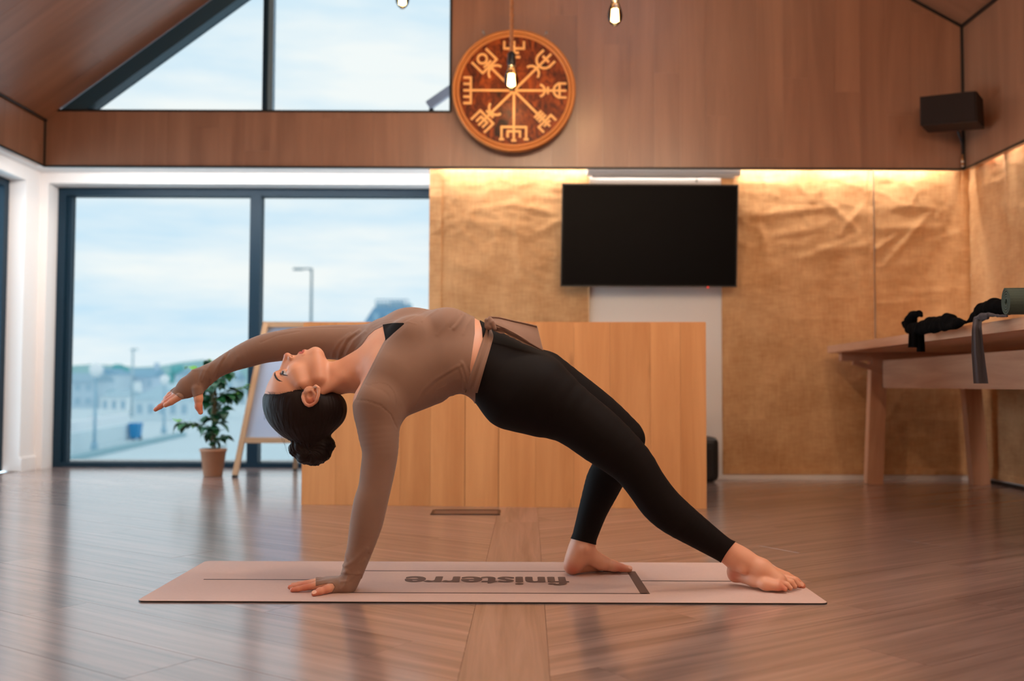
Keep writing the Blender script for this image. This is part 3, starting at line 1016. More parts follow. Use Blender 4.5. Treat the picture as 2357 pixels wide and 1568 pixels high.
def burl():
    m, nt, b = new_mat('plaque_burl')
    L = nt.links.new
    tc = N(nt, 'ShaderNodeTexCoord')
    mp = N(nt, 'ShaderNodeMapping')
    mp.inputs['Scale'].default_value = (16, 16, 9)
    n1 = N(nt, 'ShaderNodeTexNoise', Scale=1.0, Detail=6.0, Roughness=0.7, Distortion=1.2)
    rp = N(nt, 'ShaderNodeValToRGB')
    e = rp.color_ramp.elements
    e[0].position, e[0].color = 0.34, lin(30, 11, 6)
    e[1].position, e[1].color = 0.68, lin(170, 80, 26)
    e2 = e.new(0.48)
    e2.color = lin(104, 44, 16)
    L(tc.outputs['Object'], mp.inputs['Vector'])
    L(mp.outputs[0], n1.inputs['Vector'])
    L(n1.outputs['Fac'], rp.inputs[0])
    L(rp.outputs[0], b.inputs['Base Color'])
    b.inputs['Roughness'].default_value = 0.38
    return m


px_, pz_ = float(PC[0]), float(PC[2])
yf = 5.905
m_burl = burl()
m_burl.node_tree.nodes['Principled BSDF'].inputs['Specular IOR Level'].default_value = 0.2
lathe('disc', [(PR * 0.93, 0.0), (PR * 0.93, 0.03)], (px_, yf, pz_), m_burl, pq, 64, False, 'Y')
ring = lambda r0, r1, y0: [(r0, 0.02), (r0, y0 + 0.004), ((r0 * 3 + r1) / 4, y0), ((r0 + r1 * 3) / 4, y0), (r1, y0 + 0.004), (r1, 0.032), (r0, 0.02)]
lathe('rim', ring(PR * 0.945, PR, -0.012), (px_, yf, pz_), m_rim, pq, 64, True, 'Y', cap=False)
lathe('inner_rim', ring(PR * 0.885, PR * 0.94, -0.008), (px_, yf, pz_), m_rim, pq, 64, True, 'Y', cap=False)
lathe('rim_groove', [(PR * 0.935, 0.0), (PR * 0.95, 0.0), (PR * 0.95, 0.02), (PR * 0.935, 0.02), (PR * 0.935, 0.0)], (px_, yf, pz_), plain('groove_dark', lin(120, 62, 24), 0.5), pq, 64, False, 'Y', cap=False)
m_inlay = plain('plaque_inlay', lin(240, 180, 108), 0.45, vary=0.08, bscale=120)


def stave(ang, strokes):
    """one arm of the compass; strokes in (along, across) fractions of the radius, raised 4 mm"""
    ca, sa = math.cos(ang), math.sin(ang)
    V, Fc = [], []
    for pts in strokes:
        for (a, b) in zip(pts[:-1], pts[1:]):
            A_, B_ = Vector(a) * PR, Vector(b) * PR
            d = (B_ - A_).normalized()
            s = Vector((-d.y, d.x)) * 0.0068
            A_, B_ = A_ - d * 0.004, B_ + d * 0.004
            base = len(V)
            for yv in (yf - 0.0045 - 0.00012 * (base // 8), yf + 0.002):
                for p in (A_ - s, B_ - s, B_ + s, A_ + s):
                    V.append((px_ + p.x * ca - p.y * sa, yv, pz_ + p.x * sa + p.y * ca))
            Fc += [tuple(base + i for i in f) for f in BOXF]
    mesh_obj('stave', V, Fc, m_inlay, pq)


def arc(cx, cy, r, a0, a1, n=8):
    return [(cx + r * math.cos(math.radians(a0 + (a1 - a0) * k / n)), cy + r * math.sin(math.radians(a0 + (a1 - a0) * k / n))) for k in range(n + 1)]


sp = [(0.03, 0), (0.80, 0)]
# east: crescents with a cross bar, then a fork
stave(0, [[(0.03, 0), (0.84, 0)], arc(0.40, 0.0, 0.10, -70, 70), [(0.55, -0.05), (0.55, 0.05)], arc(0.76, 0, 0.115, 110, 250), [(0.72, 0.115), (0.84, 0.115)], [(0.72, -0.115), (0.84, -0.115)], [(0.74, -0.11), (0.74, 0.11)]])
stave(math.pi / 4, [[(0.03, 0), (0.84, 0)], arc(0.40, 0, 0.12, -75, 75), arc(0.70, 0, 0.13, 100, 260), [(0.68, 0.13), (0.80, 0.13)], [(0.68, -0.13), (0.80, -0.13)], [(0.73, -0.06), (0.73, 0.06)]])
stave(math.pi / 2, [[(0.03, 0), (0.80, 0)], [(0.55, -0.09), (0.55, 0.09)], [(0.62, -0.07), (0.62, 0.07)], [(0.69, -0.16), (0.69, 0.16)], [(0.69, 0.16), (0.80, 0.16)], [(0.69, -0.16), (0.80, -0.16)]])
stave(3 * math.pi / 4, [[(0.03, 0), (0.66, 0)], arc(0.40, 0, 0.13, -75, 75), [(0.56, -0.16), (0.56, 0.16)], [(0.56, 0.16), (0.80, 0.16)], [(0.56, -0.16), (0.80, -0.16)], arc(0.73, 0, 0.075, 0, 360, 14), [(0.61, -0.07), (0.61, 0.07)]])
stave(math.pi, [[(0.03, 0), (0.81, 0)], [(0.70, -0.21), (0.70, 0.21)], [(0.70, 0.21), (0.81, 0.21)], [(0.70, 0.105), (0.81, 0.105)], [(0.70, -0.105), (0.81, -0.105)], [(0.70, -0.21), (0.81, -0.21)]])
stave(5 * math.pi / 4, [[(0.03, 0), (0.80, 0)], arc(0.40, 0, 0.12, -75, 75), [(0.55, -0.07), (0.55, 0.07)], [(0.62, -0.15), (0.62, 0.15)], [(0.62, 0.15), (0.82, 0.15)], [(0.62, -0.15), (0.82, -0.15)], [(0.68, -0.07), (0.68, 0.07)], [(0.68, 0.07), (0.78, 0.07)], [(0.68, -0.07), (0.78, -0.07)]])
stave(3 * math.pi / 2, [[(0.03, 0), (0.82, 0)], [(0.60, -0.20), (0.60, 0.20)], [(0.60, 0.20), (0.80, 0.20)], [(0.60, -0.20), (0.80, -0.20)], [(0.67, -0.10), (0.67, 0.10)], [(0.67, 0.10), (0.76, 0.10)], [(0.67, -0.10), (0.76, -0.10)], [(0.80, 0.17), (0.80, 0.23)], [(0.80, -0.17), (0.80, -0.23)], [(0.82, -0.03), (0.82, 0.03)]])
stave(7 * math.pi / 4, [[(0.03, 0), (0.82, 0)], [(0.55, -0.07), (0.55, 0.07)], [(0.60, -0.07), (0.60, 0.07)], [(0.65, -0.07), (0.65, 0.07)], [(0.71, -0.14), (0.71, 0.14)], [(0.71, 0.14), (0.82, 0.14)], [(0.71, -0.14), (0.82, -0.14)], [(0.76, -0.06), (0.76, 0.06)]])
lathe('stand_off', [(0.03, 0.03), (0.03, YC - yf - 0.0005)], (px_, yf, pz_), mdark, pq, 12, False, 'Y')
for (hx, hy, lb) in ((1112, 73, 'left'), (1258, 75, 'right')):
    h = P(hx, hy, 5.96)
    hk = empty('wall_hook', 'small metal hook above the %s rim of the round plaque' % lb, 'hook', (float(h[0]), YC, float(h[2])), 'plaque hooks')
    tube('hook_wire', [(h[0], YC - 0.001, h[2] + 0.012), (h[0], 5.965, h[2] + 0.012), (h[0], 5.955, h[2]), (h[0] + (0.012 if hx < 1180 else -0.012), 5.955, h[2] - 0.022)], 0.0028, M['metal'], hk, 8)
    lathe('hook_plate', [(0.0, -0.003), (0.008, -0.003), (0.008, 0.0), (0.0, 0.0)], (float(h[0]), YC - 0.0005, float(h[2]) + 0.012), M['metal'], hk, 12, False, 'Y')

# ---- pendant bulbs on rope
def bulb_glass():
    return glass_mat('bulb_glass', (1.0, 0.86, 0.62, 1), 0.06)


m_bulb, m_fil = bulb_glass(), emit_mat('filament_glow', (1.0, 0.62, 0.26, 1), 26.0)
m_rope = plain('jute_rope', lin(170, 112, 74), 0.9, bump=0.8, bscale=300, vary=0.25)


def pendant(label, cx, cy_top, cy_bot, Y, rope, energy):
    top, bot = P(cx, cy_top, Y), P(cx, cy_bot, Y)
    x, zb_ = float(bot[0]), float(bot[2])
    Hh = float(top[2]) - zb_
    r = Hh * 0.29
    pd = empty('pendant_lamp', label, 'pendant lamp', (x, Y, zb_), 'pendant lamps over the room')
    prof = [(0.0, 0.0), (0.25, 0.02), (0.62, 0.12), (0.9, 0.25), (1.0, 0.38), (0.95, 0.52), (0.78, 0.70), (0.55, 0.86), (0.45, 1.0)]
    lathe('bulb', [(a * r, b * Hh) for a, b in prof], (x, Y, zb_), m_bulb, pd, 24)
    for k in range(6):
        a = k * math.pi / 3
        tube('filament', [(x + r * 0.42 * math.cos(a), Y + r * 0.42 * math.sin(a), zb_ + Hh * 0.2), (x + r * 0.30 * math.cos(a), Y + r * 0.30 * math.sin(a), zb_ + Hh * 0.66)], r * 0.13, m_fil, pd, 6)
    lathe('socket', [(r * 0.48, Hh * 0.98), (r * 0.56, Hh * 1.02), (r * 0.56, Hh * 1.45), (r * 0.3, Hh * 1.55)], (x, Y, zb_), M['plastic'], pd, 16)
    ztop = (zl(x) if x < XRIDGE else zr(x)) - 0.01
    if rope:
        for s in (0, 1):
            pts = []
            n = int((ztop - zb_ - Hh * 1.5) / 0.012)
            for k in range(n + 1):
                z = zb_ + Hh * 1.5 + (ztop - zb_ - Hh * 1.5) * k / n
                a = z * 95 + s * math.pi
                pts.append((x + 0.0062 * math.cos(a), Y + 0.0062 * math.sin(a), z))
            tube('rope_strand', pts, 0.0072, m_rope, pd, 6)
    else:
        tube('flex', [(x, Y, zb_ + Hh * 1.5), (x, Y, ztop)], 0.004, M['plastic'], pd, 8)
    pl_ = point_light('pendant_bulb_light', (x, Y, zb_ + Hh * 0.42), energy, WARM, r * 0.5)
    pl_.parent = pd
    pl_.location = (0, 0, Hh * 0.42)


pendant('glowing filament bulb on a rope in front of the round plaque', 1177, 151, 209, 5.58, True, 13)
pendant('glowing filament bulb right of the round plaque at the top edge', 1415.5, 1, 61, 4.9, False, 24)
pendant('filament bulb against the sky in the upper window', 926, -34, 21, 5.6, False, 8)

# ---- loudspeaker in the upper right corner
lsY = 5.72
ls = empty('wall_speaker', 'dark rectangular loudspeaker mounted in the upper right corner', 'speaker', (2.5, lsY, 2.3))
a4 = [P(2118, 289, 5.80), P(2250, 279, 5.52), P(2247, 209, 5.52), P(2117, 223, 5.80)]
off = np.array([0.10, 0.13, 0.0])
prism('cabinet', a4, [p + off + np.array([0, 0, -0.01]) for p in a4], plain('speaker_cabinet', lin(48, 36, 31), 0.7, spec=0.2), ls)
c_ = sum(a4) / 4
fo = np.array([-0.006, -0.008, 0.0])
prism('grille', [c_ + (p - c_) * 0.95 + fo for p in a4], [c_ + (p - c_) * 0.95 + fo * 0.05 for p in a4], plain('speaker_grille', lin(42, 32, 28), 0.85, spec=0.1, bump=0.6, bscale=500), ls)
beam('mounting_bracket', c_ + off * 0.9, (XR - 0.012, YC - 0.012, float(c_[2])), 0.03, 0.05, M['plastic'], ls)
vx, vy = XR - 0.02, YC - 0.02
zc0 = float(c_[2]) - 0.06
tube('cable', [(vx - 0.05, vy - 0.05, zc0), (vx, vy, zc0 - 0.06), (vx, vy, zc0 - 0.13)], 0.006, M['plastic'], ls, 8)
m_cop = plain('copper_plug', lin(196, 140, 92), 0.35, metal=0.8)
tube('plug_sleeve', [(vx, vy, zc0 - 0.13), (vx, vy, zc0 - 0.2)], [0.005, 0.009], m_cop, ls, 10)
for k in range(2):
    lathe('plug_tip', [(0.0, 0.0), (0.008, 0.002), (0.008, 0.014), (0.0, 0.016)], (vx, vy, ZC + 0.012 + 0.022 * k), plain('pale_plug', lin(225, 215, 200), 0.4), ls, 10)

# ---- portable amplifier behind the desk
am = empty('portable_speaker', 'dark portable speaker standing on the floor behind the right end of the desk', 'speaker', (1.05, 5.98, 0))
box('body', 0.84, 1.232, 5.92, 6.11, 0.004, 0.268, plain('amp_body', lin(12, 15, 18), 0.45), am, 0.035)
box('grille', 0.87, 1.185, 5.912, 5.93, 0.035, 0.20, plain('amp_grille', lin(30, 24, 22), 0.7, bump=0.8, bscale=600), am, 0.006)
tube('carry_handle', [(0.93, 6.015, 0.262), (0.94, 6.015, 0.285), (1.13, 6.015, 0.285), (1.14, 6.015, 0.262)], 0.009, M['plastic'], am)
for x in (0.89, 1.18):
    box('foot', x - 0.02, x + 0.02, 5.97, 6.06, 0.0, 0.006, M['plastic'], am)

# ---- A-frame whiteboard by the window
ez = empty('whiteboard_easel', 'wooden A-frame easel with white board standing by the window', 'easel', (-1.35, 6.3, 0))
fl_b, fl_t = G(541, 1099), P(613, 742, 6.36)
fr_b, fr_t = np.array(fl_b) * 1, np.array(fl_t) * 1
cxm = -1.27
fr_b[0], fr_t[0] = 2 * cxm - fl_b[0], 2 * cxm - fl_t[0]
fl_b[2] = fr_b[2] = 0.012
up_y = (0, 1, 0)
beam('front_leg', fl_b, fl_t, 0.032, 0.03, M['easelwood'], ez, up_y)
beam('front_leg', fr_b, fr_t, 0.032, 0.03, M['easelwood'], ez, up_y)
lerp = lambda a, b, t: a + (b - a) * t
t_r = (P(563, 1014, 6.18)[2] - fl_b[2]) / (fl_t[2] - fl_b[2])
beam('bottom_rail', lerp(fl_b, fl_t, t_r), lerp(fr_b, fr_t, t_r), 0.026, 0.034, M['easelwood'], ez)
beam('top_rail', lerp(fl_b, fl_t, 0.985) - np.array([0.016, 0, 0]), lerp(fr_b, fr_t, 0.985) + np.array([0.016, 0, 0]), 0.026, 0.034, M['easelwood'], ez)
ta, tb = t_r + 0.012, 0.97
oo = np.array([0, 0.006, 0])
q = [lerp(fl_b, fl_t, ta) + oo, lerp(fr_b, fr_t, ta) + oo, lerp(fr_b, fr_t, tb) + oo, lerp(fl_b, fl_t, tb) + oo]
prism('white_panel', q, [p + np.array([0, 0.006, 0]) for p in q], plain('whiteboard', lin(166, 182, 208), 0.35), ez)
for s in (-1, 1):
    beam('rear_leg', (cxm + s * 0.17, 6.66, 0.012), (cxm + s * 0.10, 6.39, fl_t[2] - 0.03), 0.026, 0.024, M['easelwood'], ez, up_y)
    box('rubber_foot', (fl_b if s < 0 else fr_b)[0] - 0.016, (fl_b if s < 0 else fr_b)[0] + 0.016, fl_b[1] - 0.016, fl_b[1] + 0.016, 0.0, 0.012, M['plastic'], ez)
    box('rubber_foot', cxm + s * 0.17 - 0.013, cxm + s * 0.17 + 0.013, 6.648, 6.672, 0.0, 0.012, M['plastic'], ez)

# ---- potted fig by the window
pp = empty('potted_plant', 'leafy green pot plant in a kraft brown pot by the window', 'plant', (-1.862, 6.24, 0))
pcx, pcy = -1.862, 6.24
lathe('pot', [(0.056, 0.0), (0.058, 0.003), (0.078, 0.150), (0.083, 0.152), (0.084, 0.168), (0.078, 0.170), (0.074, 0.160), (0.0, 0.155)], (pcx, pcy, 0.001),
      plain('kraft_pot', lin(168, 120, 92), 0.75, vary=0.12, bump=0.2, bscale=150), pp, 36)
lathe('soil', [(0.0, 0.158), (0.073, 0.157)], (pcx, pcy, 0.001), plain('soil', lin(40, 28, 20), 0.95, bump=0.8), pp, 20)
m_stem = plain('plant_stem', lin(84, 72, 42), 0.8)
for s in range(3):
    pts = []
    for k in range(40):
        z = 0.15 + k * 0.0125
        a = z * 26 + s * 2.094
        pts.append((pcx + 0.011 * math.cos(a), pcy + 0.011 * math.sin(a), z))
    tube('stem', pts, 0.0065, m_stem, pp, 6)
m_leaf = [plain('leaf_%s' % n, c, 0.4, vary=0.2, bscale=60) for n, c in (('deep', lin(14, 72, 44)), ('mid', lin(24, 98, 50)), ('bright', lin(96, 166, 44)))]
m_leaf[2].node_tree.nodes['Principled BSDF'].inputs['Transmission Weight'].default_value = 0.0
leaf_me = []
for var in range(3):
    V, Fc = [], []
    Ll = (0.066, 0.056, 0.074)[var]
    for k in range(9):
        t = k / 8
        w = 0.42 * Ll * math.sin(math.pi * t ** 0.8) ** 0.9 * (1 - 0.25 * t) + 0.0004
        zc_ = -0.10 * Ll * (2 * t - 1) ** 2 * (1 + var * 0.6)
        for s, dz in ((-1, 0.22), (-0.5, 0.07), (0, 0.0), (0.5, 0.07), (1, 0.22)):
            V.append((t * Ll, s * w, zc_ + dz * w))
    for k in range(8):
        for j in range(4):
            a = k * 5 + j
            Fc.append((a, a + 5, a + 6, a + 1))
    me = bpy.data.meshes.new('leaf')
    me.from_pydata(V, [], Fc)
    me.polygons.foreach_set('use_smooth', [True] * len(Fc))
    me.materials.append(m_leaf[0])
    leaf_me.append(me)
# solid leaves: one colour per mesh copy
leaf_sets = []
for mi in range(3):
    row = []
    for me in leaf_me:
        c = me.copy()
        c.materials[0] = m_leaf[mi]
        bm = bmesh.new()
        bm.from_mesh(c)
        bmesh.ops.solidify(bm, geom=list(bm.faces), thickness=0.0006)
        bm.to_mesh(c)
        bm.free()
        row.append(c)
    leaf_sets.append(row)


def add_leaf(pos, az, el, roll, size, mi):
    o = bpy.data.objects.new('leaf', random.choice(leaf_sets[mi]))
    link(o, pp)
    o.location = Vector(pos) - pp.location
    o.rotation_euler = (Matrix.Rotation(az, 4, 'Z') @ Matrix.Rotation(-el, 4, 'Y') @ Matrix.Rotation(roll, 4, 'X')).to_euler()
    o.scale = (size,) * 3


branches = []
for k in range(15):
    z = 0.21 + 0.033 * k
    az = k * 2.4
    ln = 0.05 + 0.05 * random.random() + (0.03 if z > 0.45 else 0)
    branches.append(((pcx, pcy, z), az, ln, 0.5))
branches += [((pcx, pcy, 0.30), math.pi - 0.15, 0.24, 0.16), ((pcx, pcy, 0.44), 0.2, 0.16, 0.5), ((pcx, pcy, 0.5), 0.5, 0.19, 0.3), ((pcx, pcy, 0.52), 3.6, 0.12, 0.5), ((pcx, pcy, 0.56), -0.4, 0.15, 0.7), ((pcx, pcy, 0.48), 2.6, 0.11, 0.3)]
for (b0, az, ln, el) in branches:
    d = Vector((math.cos(az) * math.cos(el), math.sin(az) * math.cos(el), math.sin(el)))
    e_ = Vector(b0) + d * ln
    mid = (Vector(b0) + e_) / 2 + Vector((0, 0, 0.01))
    tube('twig', [b0, mid, e_], [0.003, 0.0022, 0.0015], m_stem, pp, 5)
    nl = 7 if ln < 0.13 else 11
    for q in range(nl):
        t = 0.25 + 0.75 * q / (nl - 1)
        p = Vector(b0).lerp(e_, t) + Vector((0, 0, 0.01 * math.sin(math.pi * t)))
        far = (e_ - Vector((pcx, pcy, e_.z))).length * t > 0.10
        mi = 2 if (far and random.random() < 0.45) else (1 if random.random() < 0.4 else 0)
        add_leaf(p, az + (1 if q % 2 else -1) * random.uniform(0.3, 1.3), random.uniform(-1.1, 0.25), random.uniform(-0.5, 0.5), random.uniform(0.9, 1.35), mi)
for k in range(10):
    a = k * 2.4
    add_leaf((pcx + 0.015 * math.cos(a), pcy + 0.015 * math.sin(a), 0.17 + 0.012 * k), a, random.uniform(0.2, 0.9), 0, random.uniform(0.7, 1.0), k % 2)

# ---- trestle table on the right
tb_root = empty('trestle_table', 'long wooden trestle table along the right wall', 'table', (2.3, 4.6, 0))
TZ0, TZ1 = 0.772, 0.815
cA, cB = np.array([1.90, 6.0]), np.array([1.745, 3.35])
dv = (cB - cA) / np.linalg.norm(cB - cA)
far_end, near_end = cA, cA + dv * 3.1
wv = np.array([-dv[1], dv[0]])
if wv[0] < 0:
    wv = -wv
for k in range(4):
    w0, w1 = k * 0.225 + 0.0006, (k + 1) * 0.225 - 0.0006
    pts = [far_end + wv * w0, near_end + wv * w0, near_end + wv * w1, far_end + wv * w1]
    V = [(p[0], p[1], TZ0) for p in pts] + [(p[0], p[1], TZ1) for p in pts]
    r = random.random() * 9
    mesh_obj('top_plank', V, BOXF, M['table'], tb_root, uvs=[(r, r), (r + 3.1, r), (r + 3.1, r + 0.22), (r, r + 0.22), (r, r + 0.04), (r + 3.1, r + 0.04), (r + 3.1, r + 0.26), (r, r + 0.26)])
tp = lambda a, w, z: (float((far_end + dv * a + wv * w)[0]), float((far_end + dv * a + wv * w)[1]), z)
for a in (0.10, 2.75):
    beam('leg', tp(a, 0.235, 0.0), tp(a, 0.27, TZ0 - 0.03), 0.095, 0.06, M['table'], tb_root, up_y)
    beam('leg', tp(a, 0.845, 0.0), tp(a, 0.79, TZ0 - 0.03), 0.10, 0.06, M['table'], tb_root, up_y)
    beam('cross_bearer', tp(a, 0.05, TZ0 - 0.025), tp(a, 0.86, TZ0 - 0.025), 0.06, 0.05, M['table'], tb_root)
beam('apron', tp(0.14, 0.30, 0.645), tp(2.72, 0.30, 0.645), 0.03, 0.16, M['table'], tb_root)
beam('apron', tp(0.14, 0.76, 0.645), tp(2.72, 0.76, 0.645), 0.03, 0.16, M['table'], tb_root)
for sgn in (0.0,):
    beam('diagonal_brace', tp(0.12, 0.47, 0.60), tp(0.12, 0.12, TZ0 - 0.055), 0.025, 0.03, M['table'], tb_root)

# ---- rolled green mat on the table
gr = G(2345, 722, TZ1)
RR = 0.049
gc = np.array([gr[0] + 0.045, gr[1] + 0.045])
rm = empty('rolled_mat', 'dark green rolled exercise mat on the right edge of the table', 'yoga mat', (float(gc[0]), float(gc[1]), TZ1))
m_green = plain('mat_green', lin(52, 66, 58), 0.75, bump=0.4, bscale=500)
ax = np.array([math.cos(math.radians(-9)), math.sin(math.radians(-9))])
sd = np.array([-ax[1], ax[0]])
V, Fc = [], []
nt_ = 110
for k in range(nt_ + 1):
    t = k / nt_
    ang = t * 2 * math.pi * 4.2
    r_ = 0.012 + (RR - 0.012 - 0.0008) * t
    for rr in (r_, r_ - 0.0062):
        for e in (0.0, 0.6):
            p = gc + ax * (e - 0.06) + sd * rr * math.cos(ang)
            V.append((p[0], p[1], TZ1 + 0.0446 + rr * math.sin(ang)))
for k in range(nt_):
    a = k * 4
    Fc += [(a, a + 1, a + 5, a + 4), (a + 2, a + 6, a + 7, a + 3), (a, a + 4, a + 6, a + 2), (a + 1, a + 3, a + 7, a + 5)]
Fc += [(0, 2, 3, 1), (nt_ * 4, nt_ * 4 + 1, nt_ * 4 + 3, nt_ * 4 + 2)]
mesh_obj('rolled_sheet', V, Fc, m_green, rm)
# ================================================================== outside: harbour town, ground 3 m below the floor; haze put into the pale colours
GZ = -3.0
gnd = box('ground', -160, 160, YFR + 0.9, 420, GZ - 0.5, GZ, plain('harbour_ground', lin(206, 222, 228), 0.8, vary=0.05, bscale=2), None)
tag(gnd, 'tarmac of the harbour road outside the window, coloured pale with haze', 'ground', kind='structure')
gg = lambda px, py: G(px, py, GZ)


def out_wall(label, pa, pb, h, w, col):
    a, b = gg(*pa), gg(*pb)
    o = beam('boundary_wall', (a[0], a[1], GZ + h / 2), (b[0], b[1], GZ + h / 2), w, h, plain('render_pale', col, 0.8))
    return tag(o, label, 'wall')


out_wall('low pale quay wall at the left of the road outside', (90, 1058), (310, 1008), 1.0, 0.4, lin(214, 230, 236))
out_wall('dark kerb line running along the road outside', (90, 1078), (420, 1004), 0.25, 0.5, lin(150, 186, 196))
out_wall('long white parapet behind the quay wall outside', (60, 1030), (290, 985), 1.1, 0.5, lin(236, 242, 246))

# hill
hp = []
for k in range(41):
    t = k / 40
    X = -190 + 300 * t
    hp.append((X, 5.2 + 1.8 * math.sin(t * 9) + 1.2 * math.sin(t * 23 + 1) + 0.8 * math.sin(t * 51)))
V = [(x, 330, GZ) for x, h in hp] + [(x, 345, GZ + 3 + h * 1.05) for x, h in hp] + [(x, 410, GZ) for x, h in hp]
n = len(hp)
Fc = [(i, i + 1, n + i + 1, n + i) for i in range(n - 1)] + [(n + i, n + i + 1, 2 * n + i + 1, 2 * n + i) for i in range(n - 1)]
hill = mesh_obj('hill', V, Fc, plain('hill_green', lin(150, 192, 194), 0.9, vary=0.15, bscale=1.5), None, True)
tag(hill, 'low hazy green hill beyond the harbour houses', 'hill', kind='structure')


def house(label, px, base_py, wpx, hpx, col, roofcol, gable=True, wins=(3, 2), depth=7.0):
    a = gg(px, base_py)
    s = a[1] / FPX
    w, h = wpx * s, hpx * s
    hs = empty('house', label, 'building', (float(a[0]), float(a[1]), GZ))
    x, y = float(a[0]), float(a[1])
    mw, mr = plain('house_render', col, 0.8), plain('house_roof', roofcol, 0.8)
    box('walls', x - w / 2, x + w / 2, y, y + depth, GZ, GZ + h, mw, hs)
    rh = w * 0.28 if gable else 0.32 * h
    if gable:
        prism('roof', [(x - w * 0.54, y - 0.2, GZ + h), (x + w * 0.54, y - 0.2, GZ + h), (x, y - 0.2, GZ + h + rh)],
              [(x - w * 0.54, y + depth, GZ + h), (x + w * 0.54, y + depth, GZ + h), (x, y + depth, GZ + h + rh)], mr, hs)
    else:
        prism('roof', [(x - w * 0.53, y - 0.3, GZ + h), (x - w * 0.53, y + depth / 2, GZ + h + rh), (x - w * 0.53, y + depth, GZ + h)],
              [(x + w * 0.53, y - 0.3, GZ + h), (x + w * 0.53, y + depth / 2, GZ + h + rh), (x + w * 0.53, y + depth, GZ + h)], mr, hs)
        box('chimney', x + w * 0.3, x + w * 0.3 + 0.7, y + depth / 2 - 0.4, y + depth / 2 + 0.4, GZ + h + rh * 0.6, GZ + h + rh + 1.0, mw, hs)
    mg = plain('house_window', lin(168, 198, 214), 0.4)
    for i in range(wins[0]):
        for j in range(wins[1]):
            wx = x - w / 2 + w * (i + 0.5) / wins[0]
            wz = GZ + h * (j + 0.55) / wins[1]
            box('window', wx - w * 0.16 / wins[0] * 1.5, wx + w * 0.16 / wins[0] * 1.5, y - 0.06, y + 0.05, wz - h * 0.22 / wins[1], wz + h * 0.22 / wins[1], mg, hs)


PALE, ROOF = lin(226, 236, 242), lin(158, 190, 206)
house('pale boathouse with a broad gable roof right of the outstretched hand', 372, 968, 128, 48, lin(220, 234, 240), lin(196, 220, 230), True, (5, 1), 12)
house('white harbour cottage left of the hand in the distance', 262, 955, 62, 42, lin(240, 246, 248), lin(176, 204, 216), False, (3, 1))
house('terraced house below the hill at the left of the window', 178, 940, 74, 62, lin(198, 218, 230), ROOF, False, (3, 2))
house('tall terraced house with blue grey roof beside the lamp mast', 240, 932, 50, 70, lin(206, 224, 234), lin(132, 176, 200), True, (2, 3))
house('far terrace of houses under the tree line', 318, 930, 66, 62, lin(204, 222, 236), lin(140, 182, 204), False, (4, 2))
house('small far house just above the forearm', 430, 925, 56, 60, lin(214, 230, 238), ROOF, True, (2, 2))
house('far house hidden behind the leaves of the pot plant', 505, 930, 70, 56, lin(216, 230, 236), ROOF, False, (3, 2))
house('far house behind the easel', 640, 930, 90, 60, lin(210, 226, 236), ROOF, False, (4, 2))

# tower house seen over the woman's chest
tw = gg(898, 935)
th = empty('tower_house', 'grey tower house with mansard roof and rooftop railing behind the torso', 'building', (float(tw[0]), float(tw[1]), GZ))
Yt = 95.0
pz = lambda px, py: P(px, py, Yt)
m_tr, m_tw = plain('mansard_slate', lin(116, 160, 190), 0.7), plain('tower_wall', lin(196, 214, 224), 0.8)
xl_, xr_ = float(pz(842, 745)[0]), float(pz(955, 745)[0])
zt0, zt1 = float(pz(850, 745)[2]), float(pz(860, 706)[2])
box('walls', xl_, xr_, Yt, Yt + 9, GZ, zt0, m_tw, th)
prism('mansard_roof', [(xl_ - 0.2, Yt - 0.2, zt0), (xr_ + 0.2, Yt - 0.2, zt0), (xr_ + 0.2, Yt + 9.2, zt0), (xl_ - 0.2, Yt + 9.2, zt0)],
      [(float(pz(857, 705)[0]), Yt + 1, zt1), (xr_ - 0.6, Yt + 1, zt1), (xr_ - 0.6, Yt + 8, zt1), (float(pz(857, 705)[0]), Yt + 8, zt1)], m_tr, th)
for (pa, pb, pt) in ((856, 884, 692), (889, 920, 689), (924, 940, 694)):
    box('chimney_stack', float(pz(pa, 700)[0]), float(pz(pb, 700)[0]), Yt + 2.5, Yt + 4, zt1, float(pz(pa, pt)[2]), plain('stack', lin(188, 212, 222), 0.8), th)
for k in range(9):
    xk = xl_ + 0.8 + (xr_ - xl_ - 1.6) * k / 8
    tube('rail_post', [(xk, Yt + 1.1, zt1), (xk, Yt + 1.1, zt1 + 0.75)], 0.05, m_tr, th, 6)
tube('handrail', [(xl_ + 0.8, Yt + 1.1, zt1 + 0.75), (xr_ - 0.8, Yt + 1.1, zt1 + 0.75)], 0.05, m_tr, th, 6)
for k in range(3):
    xk = xl_ + 1.0 + 1.4 * k
    box('dormer_window', xk - 0.3, xk + 0.3, Yt - 0.1, Yt + 1.0, zt0 + 0.2, zt0 + 1.0, plain('dormer', lin(150, 186, 208), 0.5), th)


